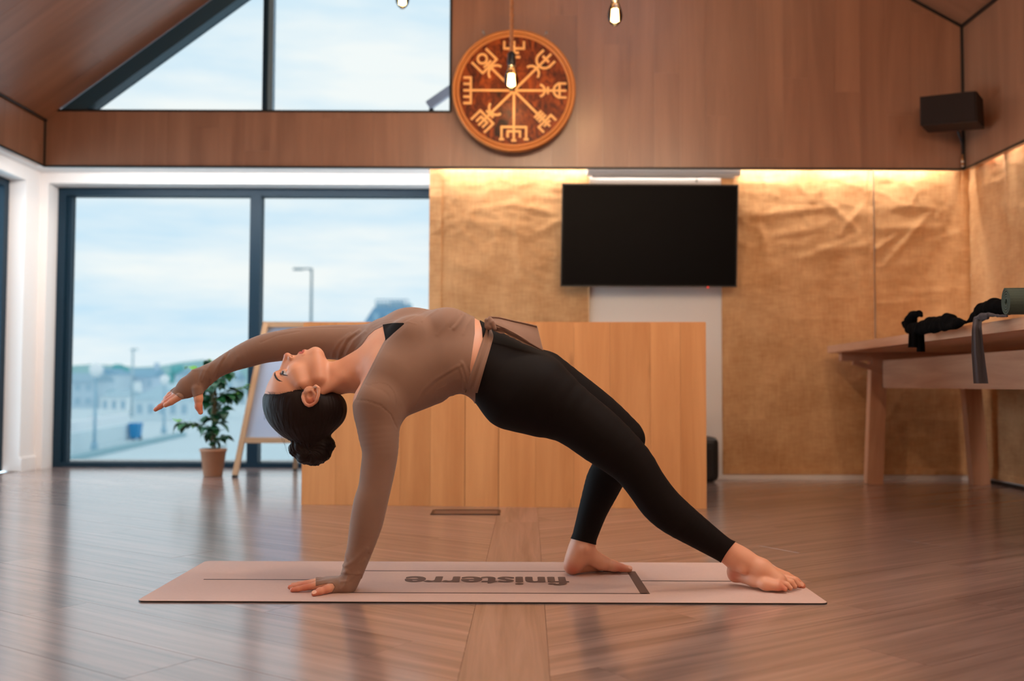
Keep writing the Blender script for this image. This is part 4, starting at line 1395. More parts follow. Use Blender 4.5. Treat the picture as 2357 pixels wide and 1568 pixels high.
# street lamps
def lamp_post(label, px, base_py, top_py, arm_px, col, r0, hd=None):
    a = gg(px, base_py)
    t = P(px, top_py, a[1])
    lp = empty('street_lamp', label, 'street lamp', (float(a[0]), float(a[1]), GZ))
    m = plain('lamp_paint', col, 0.5)
    x, y, z1 = float(a[0]), float(a[1]), float(t[2])
    tube('post', [(x, y, GZ), (x, y, GZ + (z1 - GZ) * 0.6), (x, y, z1)], [r0, r0 * 0.8, r0 * 0.6], m, lp, 8)
    tube('base', [(x, y, GZ), (x, y, GZ + 0.5)], [r0 * 2.2, r0 * 1.8], m, lp, 8)
    if arm_px:
        e = P(px + arm_px, top_py + 2, a[1])
        tube('arm', [(x, y, z1 - 0.3), (x + (e[0] - x) * 0.1, y, z1 - 0.02), (float(e[0]), y, float(e[2]))], [r0 * 0.6, r0 * 0.5, r0 * 0.5], m, lp, 6)
        sg = 1 if arm_px > 0 else -1
        box('lamp_head', min(float(e[0]), float(e[0]) - sg * 0.75), max(float(e[0]), float(e[0]) - sg * 0.75), y - 0.14, y + 0.14, float(e[2]) - 0.07, float(e[2]) + 0.09, m, lp, 0.03)
    else:
        lathe('lantern', [(0.0, 0.75), (0.34, 0.55), (0.30, 0.2), (0.12, 0.0), (0.0, 0.0)], (x, y, z1), plain('lantern_white', lin(245, 248, 250), 0.4), lp, 12)
    return lp


lamp_post('tall dark street lamp with a flat head seen right of the window mullion', 713, 985, 618, -38, lin(52, 108, 126), 0.13)
lamp_post('thin lamp mast rising above the harbour roofs', 303, 960, 803, 14, lin(178, 202, 212), 0.16)
lamp_post('blue lamp post with a white lantern nearest the left pane edge', 217, 1040, 868, 0, lin(150, 190, 210), 0.09)
lamp_post('small lamp post with a white lantern by the boathouse', 377, 998, 886, 0, lin(160, 196, 214), 0.10)

# trees
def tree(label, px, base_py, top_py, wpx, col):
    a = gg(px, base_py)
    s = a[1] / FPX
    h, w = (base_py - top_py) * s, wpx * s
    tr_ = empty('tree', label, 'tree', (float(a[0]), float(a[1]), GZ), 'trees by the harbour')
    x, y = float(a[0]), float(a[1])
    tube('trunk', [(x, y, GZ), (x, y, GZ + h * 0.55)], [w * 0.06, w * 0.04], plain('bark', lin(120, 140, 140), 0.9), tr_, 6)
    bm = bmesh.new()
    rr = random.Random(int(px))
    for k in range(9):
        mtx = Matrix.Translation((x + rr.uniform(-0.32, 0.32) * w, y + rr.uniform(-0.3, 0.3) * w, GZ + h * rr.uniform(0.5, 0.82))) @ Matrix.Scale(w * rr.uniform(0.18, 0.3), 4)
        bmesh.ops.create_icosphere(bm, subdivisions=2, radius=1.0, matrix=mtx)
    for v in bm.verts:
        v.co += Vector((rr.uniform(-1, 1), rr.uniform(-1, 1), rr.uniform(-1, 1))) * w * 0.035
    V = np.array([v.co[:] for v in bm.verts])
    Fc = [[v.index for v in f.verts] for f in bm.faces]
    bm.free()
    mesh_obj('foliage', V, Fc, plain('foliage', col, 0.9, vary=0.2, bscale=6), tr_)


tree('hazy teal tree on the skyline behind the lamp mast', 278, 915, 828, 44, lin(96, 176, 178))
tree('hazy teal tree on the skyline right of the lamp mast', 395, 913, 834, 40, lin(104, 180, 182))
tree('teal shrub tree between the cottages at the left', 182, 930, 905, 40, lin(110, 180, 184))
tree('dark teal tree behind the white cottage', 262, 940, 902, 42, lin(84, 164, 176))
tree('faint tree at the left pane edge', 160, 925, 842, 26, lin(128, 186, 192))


# cars, bin
def car(label, px, base_py, lpx, col):
    a = gg(px, base_py)
    s = a[1] / FPX
    Lc = lpx * s
    cr = empty('car', label, 'car', (float(a[0]), float(a[1]), GZ), 'parked cars by the harbour')
    x, y = float(a[0]), float(a[1])
    k = Lc / 4.2
    sec = [(-2.1, 0.3), (-2.1, 0.8), (-1.3, 0.95), (-0.7, 1.42), (0.8, 1.45), (1.5, 0.95), (2.1, 0.85), (2.1, 0.3)]
    mp_ = plain('car_paint', col, 0.3)
    prism('bodywork', [(x + u * k, y, GZ + v * k) for u, v in sec], [(x + u * k, y + 1.7 * k, GZ + v * k) for u, v in sec], mp_, cr)
    gs = [(-1.15, 0.98), (-0.68, 1.34), (0.72, 1.36), (1.28, 0.98)]
    prism('side_glass', [(x + u * k, y - 0.02, GZ + v * k) for u, v in gs], [(x + u * k, y + 0.02, GZ + v * k) for u, v in gs], plain('car_glass', lin(96, 136, 160), 0.15), cr)
    for u in (-1.3, 1.3):
        lathe('wheel', [(0.0, -0.05), (0.33 * k, -0.05), (0.33 * k, 0.2), (0.0, 0.2)], (x + u * k, y, GZ + 0.33 * k), plain('tyre', lin(70, 90, 100), 0.8), cr, 16, False, 'Y')


car('pale pink parked car outside near the left pane edge', 212, 976, 42, lin(220, 206, 222))
car('blue parked car outside behind the quay wall', 192, 1010, 40, lin(150, 180, 214))
car('white parked van outside left of the bin', 268, 1000, 46, lin(236, 242, 246))
car('rosy parked car outside at the far left', 150, 1001, 40, lin(214, 190, 206))
bn = gg(312, 1013)
bx_, by_ = float(bn[0]), float(bn[1])
bi = empty('wheelie_bin', 'bright blue wheelie bin standing by the road outside', 'bin', (bx_, by_, GZ))
prism('bin_body', [(bx_ - 0.24, by_ - 0.3, GZ + 0.12), (bx_ + 0.24, by_ - 0.3, GZ + 0.12), (bx_ + 0.24, by_ + 0.3, GZ + 0.12), (bx_ - 0.24, by_ + 0.3, GZ + 0.12)],
      [(bx_ - 0.29, by_ - 0.4, GZ + 1.0), (bx_ + 0.29, by_ - 0.4, GZ + 1.0), (bx_ + 0.29, by_ + 0.4, GZ + 1.0), (bx_ - 0.29, by_ + 0.4, GZ + 1.0)], plain('bin_blue', lin(44, 142, 196), 0.5), bi)
box('lid', bx_ - 0.31, bx_ + 0.31, by_ - 0.43, by_ + 0.42, GZ + 1.0, GZ + 1.08, plain('bin_lid', lin(70, 150, 204), 0.5), bi, 0.02)
for s in (-1, 1):
    lathe('wheel', [(0.0, -0.04), (0.12, -0.04), (0.12, 0.04), (0.0, 0.04)], (bx_ + s * 0.2, by_ + 0.2, GZ + 0.12), M['plastic'], bi, 12, False, 'Y')

# metal brace outside the upper window, right corner
ba, bb = P(986, 244, 6.45), P(1040, 206, 6.45)
br = empty('roof_brace', 'pale metal brace outside the lower right corner of the upper window', 'brace', (float(ba[0]), 6.45, ZS + 0.09))
beam('brace_bar', ba, bb + (bb - ba) * 1.4, 0.05, 0.055, plain('pale_zinc', lin(226, 222, 240), 0.5), br)
beam('brace_foot', (float(ba[0]) + 0.02, 6.45, ZS + 0.09), (float(ba[0]) + 0.02, 6.45, float(ba[2]) - 0.02), 0.03, 0.03, M['frame'], br)
# ================================================================== implicit-surface modelling (numpy)
def smin(a, b, k):
    if k <= 0:
        return np.minimum(a, b)
    h = np.maximum(k - np.abs(a - b), 0) / k
    return np.minimum(a, b) - h * h * k * 0.25


class Cone:
    """sphere-swept segment, radius ra -> rb; optionally stretched by s along unit axis n"""

    def __init__(self, a, b, ra, rb, n=None, s=1.0):
        self.a, self.b, self.ra, self.rb = np.array(a, float), np.array(b, float), ra, rb
        self.n = None if n is None else np.array(n, float) / np.linalg.norm(n)
        self.s = s
        R = max(ra, rb) * max(1.0, s)
        self.lo, self.hi = np.minimum(self.a, self.b) - R, np.maximum(self.a, self.b) + R
        ba = self.b - self.a
        if self.n is not None:
            ba = ba + (1 / s - 1) * ba.dot(self.n) * self.n
        self.ba = ba
        self.l2 = max(float(ba.dot(ba)), 1e-12)

    def __call__(self, x, y, z):
        px, py, pz = x - self.a[0], y - self.a[1], z - self.a[2]
        if self.n is not None:
            q = (px * self.n[0] + py * self.n[1] + pz * self.n[2]) * (1 / self.s - 1)
            px, py, pz = px + q * self.n[0], py + q * self.n[1], pz + q * self.n[2]
        t = np.clip((px * self.ba[0] + py * self.ba[1] + pz * self.ba[2]) / self.l2, 0, 1)
        return np.sqrt((px - t * self.ba[0]) ** 2 + (py - t * self.ba[1]) ** 2 + (pz - t * self.ba[2]) ** 2) - (self.ra + t * (self.rb - self.ra))


class Ell:
    """ellipsoid with orthonormal axes ax (rows) and radii r"""

    def __init__(self, c, r, ax=None):
        self.c, self.r = np.array(c, float), np.array(r, float)
        self.ax = np.eye(3) if ax is None else np.array(ax, float)
        R = np.sqrt(((self.ax * self.r[:, None]) ** 2).sum(0))
        self.lo, self.hi = self.c - R, self.c + R

    def __call__(self, x, y, z):
        px, py, pz = x - self.c[0], y - self.c[1], z - self.c[2]
        k0, k1 = 0, 0
        for i in range(3):
            q = px * self.ax[i, 0] + py * self.ax[i, 1] + pz * self.ax[i, 2]
            k0 = k0 + (q / self.r[i]) ** 2
            k1 = k1 + (q / self.r[i] ** 2) ** 2
        k0, k1 = np.sqrt(k0), np.sqrt(k1)
        return k0 * (k0 - 1) / np.maximum(k1, 1e-9)


class Half:
    """half space n.p < d, limited to a box"""

    def __init__(self, n, d, lo, hi):
        self.n, self.d = np.array(n, float), d
        self.lo, self.hi = np.array(lo, float), np.array(hi, float)

    def __call__(self, x, y, z):
        return x * self.n[0] + y * self.n[1] + z * self.n[2] - self.d


BIG = 1.0


class Field:
    """ordered list of (op, prims, k_inside, k_join)"""

    def __init__(self):
        self.ops = []

    def add(self, prims, ki=0.02, kj=0.02):
        self.ops.append(('add', prims, ki, kj))

    def sub(self, prims, ki=0.0, kj=0.005):
        self.ops.append(('sub', prims, ki, kj))

    def bounds(self, pad):
        lo = np.min([p.lo for op, ps, _, _ in self.ops if op == 'add' for p in ps], 0) - pad
        hi = np.max([p.hi for op, ps, _, _ in self.ops if op == 'add' for p in ps], 0) + pad
        return lo, hi

    def grid(self, h):
        lo, hi = self.bounds(3 * h)
        n = np.ceil((hi - lo) / h).astype(int) + 1
        ax = [lo[i] + h * np.arange(n[i], dtype=np.float32) for i in range(3)]
        vol = np.full(n, BIG, np.float32)
        for op, prims, ki, kj in self.ops:
            pad = max(0.03, ki * 1.2, kj * 1.2)
            glo = np.min([p.lo for p in prims], 0) - pad
            ghi = np.max([p.hi for p in prims], 0) + pad
            s = [slice(int(max(0, np.floor((glo[i] - lo[i]) / h))), int(min(n[i], np.ceil((ghi[i] - lo[i]) / h) + 1))) for i in range(3)]
            if any(q.stop <= q.start for q in s):
                continue
            g = np.full([q.stop - q.start for q in s], BIG, np.float32)
            for p in prims:
                t = [slice(int(max(s[i].start, np.floor((p.lo[i] - pad - lo[i]) / h))), int(min(s[i].stop, np.ceil((p.hi[i] + pad - lo[i]) / h) + 1))) for i in range(3)]
                if any(q.stop <= q.start for q in t):
                    continue
                x, y, z = ax[0][t[0]][:, None, None], ax[1][t[1]][None, :, None], ax[2][t[2]][None, None, :]
                d = p(x, y, z).astype(np.float32)
                loc = tuple(slice(t[i].start - s[i].start, t[i].stop - s[i].start) for i in range(3))
                g[loc] = smin(g[loc], d, ki)
            sl_ = tuple(s)
            if op == 'add':
                vol[sl_] = smin(vol[sl_], g, kj)
            else:
                vol[sl_] = -smin(-vol[sl_], g, kj)
        return lo, vol

    def at(self, V):
        d = np.full(len(V), BIG)
        for op, prims, ki, kj in self.ops:
            pad = max(0.03, ki * 1.2, kj * 1.2)
            g = np.full(len(V), BIG)
            for p in prims:
                m = np.all((V > p.lo - pad) & (V < p.hi + pad), 1)
                if m.any():
                    g[m] = smin(g[m], p(V[m, 0], V[m, 1], V[m, 2]), ki)
            d = smin(d, g, kj) if op == 'add' else -smin(-d, g, kj)
        return d

    def project(self, V, it=2, e=0.0006):
        V = V.copy()
        for _ in range(it):
            d = self.at(V)
            gr_ = np.stack([(self.at(V + e * np.eye(3)[i]) - d) / e for i in range(3)], 1)
            l2 = np.maximum((gr_ ** 2).sum(1), 0.2)
            V -= np.clip(d, -0.004, 0.004)[:, None] * gr_ / l2[:, None]
        return V


def surface_nets(lo, vol, h):
    S = vol < 0
    nx, ny, nz = vol.shape
    c = np.zeros((nx - 1, ny - 1, nz - 1), np.uint8)
    offs = [(i, j, k) for i in (0, 1) for j in (0, 1) for k in (0, 1)]
    for i, j, k in offs:
        c += S[i:nx - 1 + i, j:ny - 1 + j, k:nz - 1 + k]
    act = np.nonzero((c > 0) & (c < 8))
    idx = np.full(c.shape, -1, np.int32)
    idx[act] = np.arange(len(act[0]))
    A = np.stack(act, 1)
    acc = np.zeros((len(A), 3))
    cnt = np.zeros(len(A))
    edges = [(a, b) for a in offs for b in offs if sum(b) - sum(a) == 1 and all(b[q] >= a[q] for q in range(3))]
    for a, b in edges:
        va = vol[A[:, 0] + a[0], A[:, 1] + a[1], A[:, 2] + a[2]]
        vb = vol[A[:, 0] + b[0], A[:, 1] + b[1], A[:, 2] + b[2]]
        m = (va < 0) != (vb < 0)
        t = np.where(m, va / np.where(m, va - vb, 1), 0)
        p = np.array(a)[None, :] + t[:, None] * (np.array(b) - np.array(a))[None, :]
        acc[m] += p[m]
        cnt[m] += 1
    V = lo + (A + acc / cnt[:, None]) * h
    Q = []
    for ax in range(3):
        u, v = (ax + 1) % 3, (ax + 2) % 3
        sa = [slice(None)] * 3
        sb = [slice(None)] * 3
        sa[ax], sb[ax] = slice(0, -1), slice(1, None)
        ch = S[tuple(sa)] != S[tuple(sb)]
        E = np.stack(np.nonzero(ch), 1)
        ok = (E[:, u] > 0) & (E[:, v] > 0) & (E[:, u] < vol.shape[u] - 1) & (E[:, v] < vol.shape[v] - 1)
        E = E[ok]
        ins = S[E[:, 0], E[:, 1], E[:, 2]]

        def cell(du, dv):
            e = E.copy()
            e[:, u] += du
            e[:, v] += dv
            return idx[e[:, 0], e[:, 1], e[:, 2]]

        q = np.stack([cell(-1, -1), cell(0, -1), cell(0, 0), cell(-1, 0)], 1)
        q[~ins] = q[~ins][:, ::-1]
        Q.append(q)
    return V, np.concatenate(Q)


def tri(Q):
    return Q if Q.shape[1] == 3 else np.concatenate([Q[:, [0, 1, 2]], Q[:, [0, 2, 3]]])


def vnormals(V, T):
    n = np.cross(V[T[:, 1]] - V[T[:, 0]], V[T[:, 2]] - V[T[:, 0]])
    out = np.zeros_like(V)
    for i in range(3):
        np.add.at(out, T[:, i], n)
    return out / np.maximum(np.linalg.norm(out, axis=1), 1e-12)[:, None]


def clip_tris(V, T, phi, extra=()):
    """keep the part of the surface with phi < 0 (cut through the triangles); extra per-vertex arrays are interpolated"""
    inside = phi < 0
    k = inside[T].sum(1)
    keep = [T[k == 3]]
    part = T[(k == 1) | (k == 2)]
    newv, cache = [], {}
    ex_new = [[] for _ in extra]

    def mid(a, b):
        key = (a, b) if a < b else (b, a)
        if key in cache:
            return cache[key]
        t = phi[a] / (phi[a] - phi[b])
        newv.append(V[a] + (V[b] - V[a]) * t)
        for e, l in zip(extra, ex_new):
            l.append(e[a] + (e[b] - e[a]) * t)
        cache[key] = len(V) + len(newv) - 1
        return cache[key]

    add = []
    for t in part:
        ins = [bool(inside[i]) for i in t]
        for r in range(3):
            if sum(ins) == 1 and ins[r]:
                a, b, c = t[r], t[(r + 1) % 3], t[(r + 2) % 3]
                add.append((a, mid(a, b), mid(a, c)))
            elif sum(ins) == 2 and not ins[r]:
                a, b, c = t[r], t[(r + 1) % 3], t[(r + 2) % 3]
                m1, m2 = mid(a, b), mid(a, c)
                add += [(m1, b, c), (m1, c, m2)]
    T2 = np.concatenate(keep + ([np.array(add, dtype=T.dtype)] if add else []))
    V2 = np.concatenate([V, np.array(newv)]) if newv else V
    exs = [np.concatenate([e, np.array(l)]) if l else e for e, l in zip(extra, ex_new)]
    used = np.unique(T2)
    rm = np.full(len(V2), -1, np.int64)
    rm[used] = np.arange(len(used))
    return V2[used], rm[T2], [e[used] for e in exs]


def add_rim(V, T, Nn, depth):
    """give an open patch a visible edge thickness by folding its border inwards"""
    e = np.sort(np.concatenate([T[:, [0, 1]], T[:, [1, 2]], T[:, [2, 0]]]), 1)
    dirs = np.concatenate([T[:, [0, 1]], T[:, [1, 2]], T[:, [2, 0]]])
    key = e[:, 0].astype(np.int64) * (len(V) + 1) + e[:, 1]
    u, first, cnt = np.unique(key, return_index=True, return_counts=True)
    b = dirs[first[cnt == 1]]
    if len(b) == 0:
        return V, T
    ids = np.unique(b)
    mp = np.full(len(V), -1, np.int64)
    mp[ids] = len(V) + np.arange(len(ids))
    V2 = np.concatenate([V, V[ids] - Nn[ids] * depth])
    q = np.concatenate([np.stack([b[:, 1], b[:, 0], mp[b[:, 0]]], 1), np.stack([b[:, 1], mp[b[:, 0]], mp[b[:, 1]]], 1)])
    return V2, np.concatenate([T, q])


def poly_sdf(px, py, poly):
    """signed distance (negative inside) to a polygon, in pixels"""
    n = len(poly)
    d = np.full(px.shape, 1e9)
    s = np.ones(px.shape)
    for i in range(n):
        ax_, ay_ = poly[i]
        bx2, by2 = poly[(i + 1) % n]
        ex, ey = bx2 - ax_, by2 - ay_
        wx, wy = px - ax_, py - ay_
        t = np.clip((wx * ex + wy * ey) / (ex * ex + ey * ey), 0, 1)
        d = np.minimum(d, (wx - ex * t) ** 2 + (wy - ey * t) ** 2)
        c1 = (ay_ <= py) & (by2 > py) & (ex * wy - ey * wx > 0)
        c2 = (ay_ > py) & (by2 <= py) & (ex * wy - ey * wx < 0)
        s = np.where(c1 | c2, -s, s)
    return s * np.sqrt(d)


def line_dist(px, py, pts):
    d = np.full(px.shape, 1e9)
    for (a, b) in zip(pts[:-1], pts[1:]):
        ex, ey = b[0] - a[0], b[1] - a[1]
        t = np.clip(((px - a[0]) * ex + (py - a[1]) * ey) / (ex * ex + ey * ey + 1e-9), 0, 1)
        d = np.minimum(d, np.hypot(px - a[0] - ex * t, py - a[1] - ey * t))
    return d
# ================================================================== the woman
def pr(px, py, Y, r):
    return P(px, py, Y), r * Y / FPX


def chain(nodes, n=None, s=1.0):
    out = []
    for a, b in zip(nodes[:-1], nodes[1:]):
        (pa, ra), (pb, rb) = pr(*a), pr(*b)
        out.append(Cone(pa, pb, ra, rb, n, s))
    return out


def schain(nodes, sub=3, grow=0.8):
    """limb through the nodes on a smooth (Catmull-Rom) curve"""
    q = np.array(nodes, float)
    q[:, 3] += grow
    q = np.vstack([2 * q[0] - q[1], q, 2 * q[-1] - q[-2]])
    pts = []
    for i in range(1, len(q) - 2):
        for k in range(sub):
            t = k / sub
            pts.append(0.5 * ((2 * q[i]) + (-q[i - 1] + q[i + 1]) * t + (2 * q[i - 1] - 5 * q[i] + 4 * q[i + 1] - q[i + 2]) * t * t + (-q[i - 1] + 3 * q[i] - 3 * q[i + 1] + q[i + 2]) * t ** 3))
    pts.append(q[-2])
    return chain([tuple(p) for p in pts])


def gp(px, Y, z, r):
    """point at depth Y and height z on the pixel column px"""
    p = P(px, 1360, Y)
    return np.array([p[0], Y, z]), r


def gchain(nodes, n=None, s=1.0):
    out = []
    for a, b in zip(nodes[:-1], nodes[1:]):
        (pa, ra), (pb, rb) = gp(*a), gp(*b)
        out.append(Cone(pa, pb, ra, rb, n, s))
    return out


def caxis(deg):
    t = math.radians(deg)
    return np.array([0, math.cos(t), math.sin(t)])


body = Field()
# torso: sections stretched along the shoulder/hip axis, which tilts up away from the viewer
tors = [(905, 838, 2.945, 74, 36, 1.45), (938, 826, 2.942, 82, 34, 1.48), (980, 818, 2.94, 86, 33, 1.45), (1030, 809, 2.935, 82, 31, 1.42), (1072, 816, 2.93, 74, 28, 1.42),
        (1102, 824, 2.925, 66, 24, 1.45), (1140, 851, 2.92, 75, 20, 1.48), (1185, 886, 2.92, 90, 16, 1.42), (1225, 896, 2.92, 86, 14, 1.36)]
tp_ = []
for a, b in zip(tors[:-1], tors[1:]):
    (pa, ra), (pb, rb) = pr(*a[:4]), pr(*b[:4])
    tp_.append(Cone(pa, pb, ra, rb, caxis((a[4] + b[4]) / 2), (a[5] + b[5]) / 2))
body.add(tp_, 0.022, 0.0)
# glutes, hips
body.add([Cone(*[pr(1182, 912, 2.855, 72)[0], pr(1235, 922, 2.85, 74)[0]], pr(1182, 912, 2.855, 72)[1], pr(1235, 922, 2.85, 74)[1]),
          Cone(pr(1188, 900, 2.99, 68)[0], pr(1235, 890, 3.0, 70)[0], pr(1188, 900, 2.99, 68)[1], pr(1235, 890, 3.0, 70)[1])], 0.02, 0.024)
# breasts and rib arch
body.add([Ell(P(948, 770, 2.868), (0.056, 0.05, 0.046)), Ell(P(940, 757, 3.0), (0.055, 0.05, 0.050)), Ell(P(1028, 755, 2.90), (0.055, 0.07, 0.048))], 0.02, 0.045)
# shoulders
body.add(chain([(868, 925, 2.805, 46), (905, 872, 2.85, 58), (945, 840, 2.90, 62)]) + chain([(900, 925, 2.825, 44), (965, 872, 2.88, 58)]), 0.03, 0.05)
body.add(chain([(846, 797, 3.09, 40), (885, 790, 3.05, 50), (935, 790, 3.0, 58)]), 0.02, 0.05)
body.add(chain([(838, 856, 2.94, 44), (900, 838, 2.945, 66)]), 0.02, 0.04)
# neck
body.add(chain([(742, 880, 2.93, 38), (785, 868, 2.935, 36.5), (815, 860, 2.94, 39), (850, 852, 2.942, 50)]), 0.015, 0.03)
body.add(chain([(742, 902, 2.885, 9), (790, 870, 2.89, 9), (828, 842, 2.90, 8)]), 0.01, 0.02)            # sternomastoid
body.add(chain([(833, 838, 2.895, 7), (846, 868, 2.855, 8), (853, 900, 2.825, 9)]), 0.01, 0.02)           # clavicle
# supporting arm
arm_n = [(868, 930, 2.80, 49), (869, 958, 2.80, 48), (872, 1000, 2.795, 43), (875, 1040, 2.79, 37.5), (869, 1085, 2.79, 35.5), (862, 1125, 2.787, 33.5), (853, 1158, 2.785, 35),
         (843, 1205, 2.785, 33.5), (830, 1258, 2.785, 27), (818, 1298, 2.785, 22.5), (808, 1328, 2.785, 20.5), (801, 1342, 2.787, 19.5)]
body.add(schain(arm_n), 0.0, 0.035)
# raised arm
arm_f = [(850, 793, 3.09, 39), (800, 789, 3.10, 38), (750, 788, 3.105, 35.5), (690, 790, 3.105, 33), (640, 797, 3.105, 31.5), (604, 804, 3.105, 29.5), (570, 816, 3.105, 26.5),
         (530, 833, 3.105, 20.5), (498, 850, 3.105, 17), (478, 862, 3.105, 17.5)]
body.add(schain(arm_f), 0.0, 0.03)
# legs
leg_n = [(1240, 908, 2.842, 80), (1324, 962, 2.832, 64), (1382, 1006, 2.826, 59.5), (1450, 1064, 2.82, 49), (1485, 1112, 2.82, 43.5), (1517, 1156, 2.826, 43.5), (1552, 1188, 2.832, 41),
         (1608, 1227, 2.842, 33), (1657, 1260, 2.855, 26.5), (1690, 1280, 2.862, 24.5)]
body.add(schain(leg_n), 0.0, 0.04)
leg_f = [(1250, 878, 3.0, 66), (1303, 907, 3.01, 56.5), (1375, 957, 3.02, 50.5), (1425, 996, 3.03, 43.5), (1440, 1013, 3.03, 39.5)]
body.add(schain(leg_f), 0.0, 0.025)
shin_f = [(1441, 1010, 3.03, 38), (1420, 1058, 3.03, 41), (1395, 1100, 3.03, 40), (1383, 1128, 3.03, 37), (1364, 1178, 3.03, 30), (1346, 1235, 3.03, 25.5), (1338, 1262, 3.03, 25)]
body.add(schain(shin_f), 0.0, 0.015)
# near foot
body.add(chain([(1690, 1280, 2.862, 24.5), (1712, 1291, 2.856, 25), (1752, 1313, 2.838, 25), (1792, 1336, 2.815, 18)]) +
         chain([(1696, 1290, 2.87, 20), (1691, 1316, 2.885, 15), (1692, 1324, 2.888, 14)]) +
         chain([(1693, 1325, 2.885, 13), (1735, 1337, 2.835, 12), (1762, 1346, 2.80, 11.5), (1790, 1350, 2.785, 11)]) +
         chain([(1750, 1308, 2.868, 17), (1808, 1329, 2.862, 13)]), 0.014, 0.02)
body.add(chain([(1707, 1310, 2.835, 7), (1709, 1313, 2.833, 7)]), 0.005, 0.014)                             # ankle bone
for t in ([(1789, 1349, 2.787, 9), (1800, 1352, 2.782, 6.6), (1807, 1356, 2.778, 5.6)],
          [(1797, 1344, 2.80, 9), (1812, 1347, 2.797, 6.6), (1819, 1354, 2.792, 5.6)],
          [(1804, 1338, 2.82, 9), (1822, 1341, 2.815, 6.8), (1829, 1350, 2.81, 5.8)],
          [(1810, 1333, 2.84, 9), (1829, 1335, 2.835, 7), (1838, 1346, 2.828, 6)],
          [(1812, 1330, 2.865, 12), (1832, 1338, 2.862, 9), (1846, 1349, 2.855, 8)]):
    body.add(chain(t), 0.003, 0.0045)
# far foot
body.add(chain([(1338, 1262, 3.03, 25), (1326, 1286, 3.03, 23), (1316, 1302, 3.03, 19.5)]) +
         chain([(1342, 1270, 3.03, 24), (1383, 1295, 3.045, 15.5), (1412, 1303, 3.052, 12.5)]) +
         chain([(1345, 1285, 3.07, 20), (1400, 1303, 3.10, 12), (1424, 1305, 3.11, 10)]) +
         chain([(1318, 1304, 3.045, 17), (1372, 1303, 3.085, 12)]), 0.014, 0.02)
body.add(chain([(1347, 1262, 2.993, 6), (1349, 1265, 2.993, 6)]), 0.005, 0.014)
body.add(chain([(1410, 1303, 3.046, 11.5), (1430, 1307, 3.046, 9), (1448, 1310.5, 3.05, 7.2)]), 0.004, 0.008)
for k, (ex, Yt_) in enumerate(((1450, 3.072), (1446, 3.09), (1440, 3.107), (1432, 3.122))):
    body.add(chain([(1412, 1304, Yt_ - 0.004, 9.5), (1432 - k * 4, 1305, Yt_, 6.4), (ex, 1308, Yt_, 5.2)]), 0.003, 0.004)
# supporting hand
kn = [(729, 2.776, 0.0225, 0.0105), (727, 2.800, 0.024, 0.0105), (730, 2.825, 0.023, 0.010), (736, 2.848, 0.020, 0.009)]
palm = []
for a in kn:
    pa, ra = gp(*a)
    pb = P(797, 1345, 2.787 + (a[1] - 2.787) * 0.35)
    palm.append(Cone(pb, pa, 0.0185, ra))
palm.append(Cone(gp(797, 2.775, 0.020, 0)[0], gp(765, 2.768, 0.019, 0)[0], 0.0165, 0.0125))
palm.append(Cone(gp(797, 2.815, 0.020, 0)[0], gp(755, 2.838, 0.018, 0)[0], 0.0165, 0.0115))
body.add(palm, 0.012, 0.015)
fing_n = [gchain([kn[0], (702, 2.772, 0.0172, 0.0082), (686, 2.770, 0.0134, 0.0074), (673, 2.769, 0.0112, 0.0064)]),
          gchain([kn[1], (699, 2.803, 0.0180, 0.0083), (681, 2.805, 0.0138, 0.0075), (667, 2.806, 0.0112, 0.0064)]),
          gchain([kn[2], (704, 2.831, 0.0172, 0.0079), (687, 2.835, 0.0134, 0.0072), (673, 2.838, 0.011, 0.0062)]),
          gchain([kn[3], (714, 2.856, 0.0150, 0.0070), (701, 2.862, 0.0120, 0.0064), (690, 2.867, 0.0102, 0.0055)])]
for f in fing_n:
    body.add(f, 0.003, 0.0022)
thumb_n = gchain([(768, 2.768, 0.0190, 0.0125), (750, 2.747, 0.0168, 0.0102), (736, 2.732, 0.0150, 0.0094), (723, 2.719, 0.0120, 0.0076)])
body.add(thumb_n, 0.006, 0.006)
# raised hand
Yh = 3.105
body.add(chain([(480, 861, Yh, 18), (457, 876, Yh, 24), (432, 892, Yh, 21.5), (412, 906, Yh, 14.5)], (0, 1, 0), 0.62), 0.012, 0.012)
fing_f = [chain([(413, 914, Yh - 0.014, 7.8), (394, 926, Yh - 0.016, 6.6), (381, 933, Yh - 0.017, 5.2)]),
          chain([(409, 909, Yh - 0.004, 8.2), (382, 927, Yh - 0.004, 6.6), (368, 936.5, Yh - 0.004, 5.6), (358, 943, Yh - 0.004, 4.8)]),
          chain([(406, 904, Yh + 0.008, 7.8), (386, 918, Yh + 0.008, 6.4), (376, 926.5, Yh + 0.008, 5.0)]),
          chain([(405, 899, Yh + 0.020, 6.8), (390, 909, Yh + 0.022, 5.8), (381, 917, Yh + 0.023, 4.8)])]
for f in fing_f:
    body.add(f, 0.004, 0.0045)
thumb_f = chain([(455, 896, Yh - 0.012, 12), (457, 918, Yh - 0.016, 9.6), (457, 936, Yh - 0.018, 8.0), (461.5, 949, Yh - 0.019, 5.8)])
body.add(thumb_f, 0.006, 0.01)

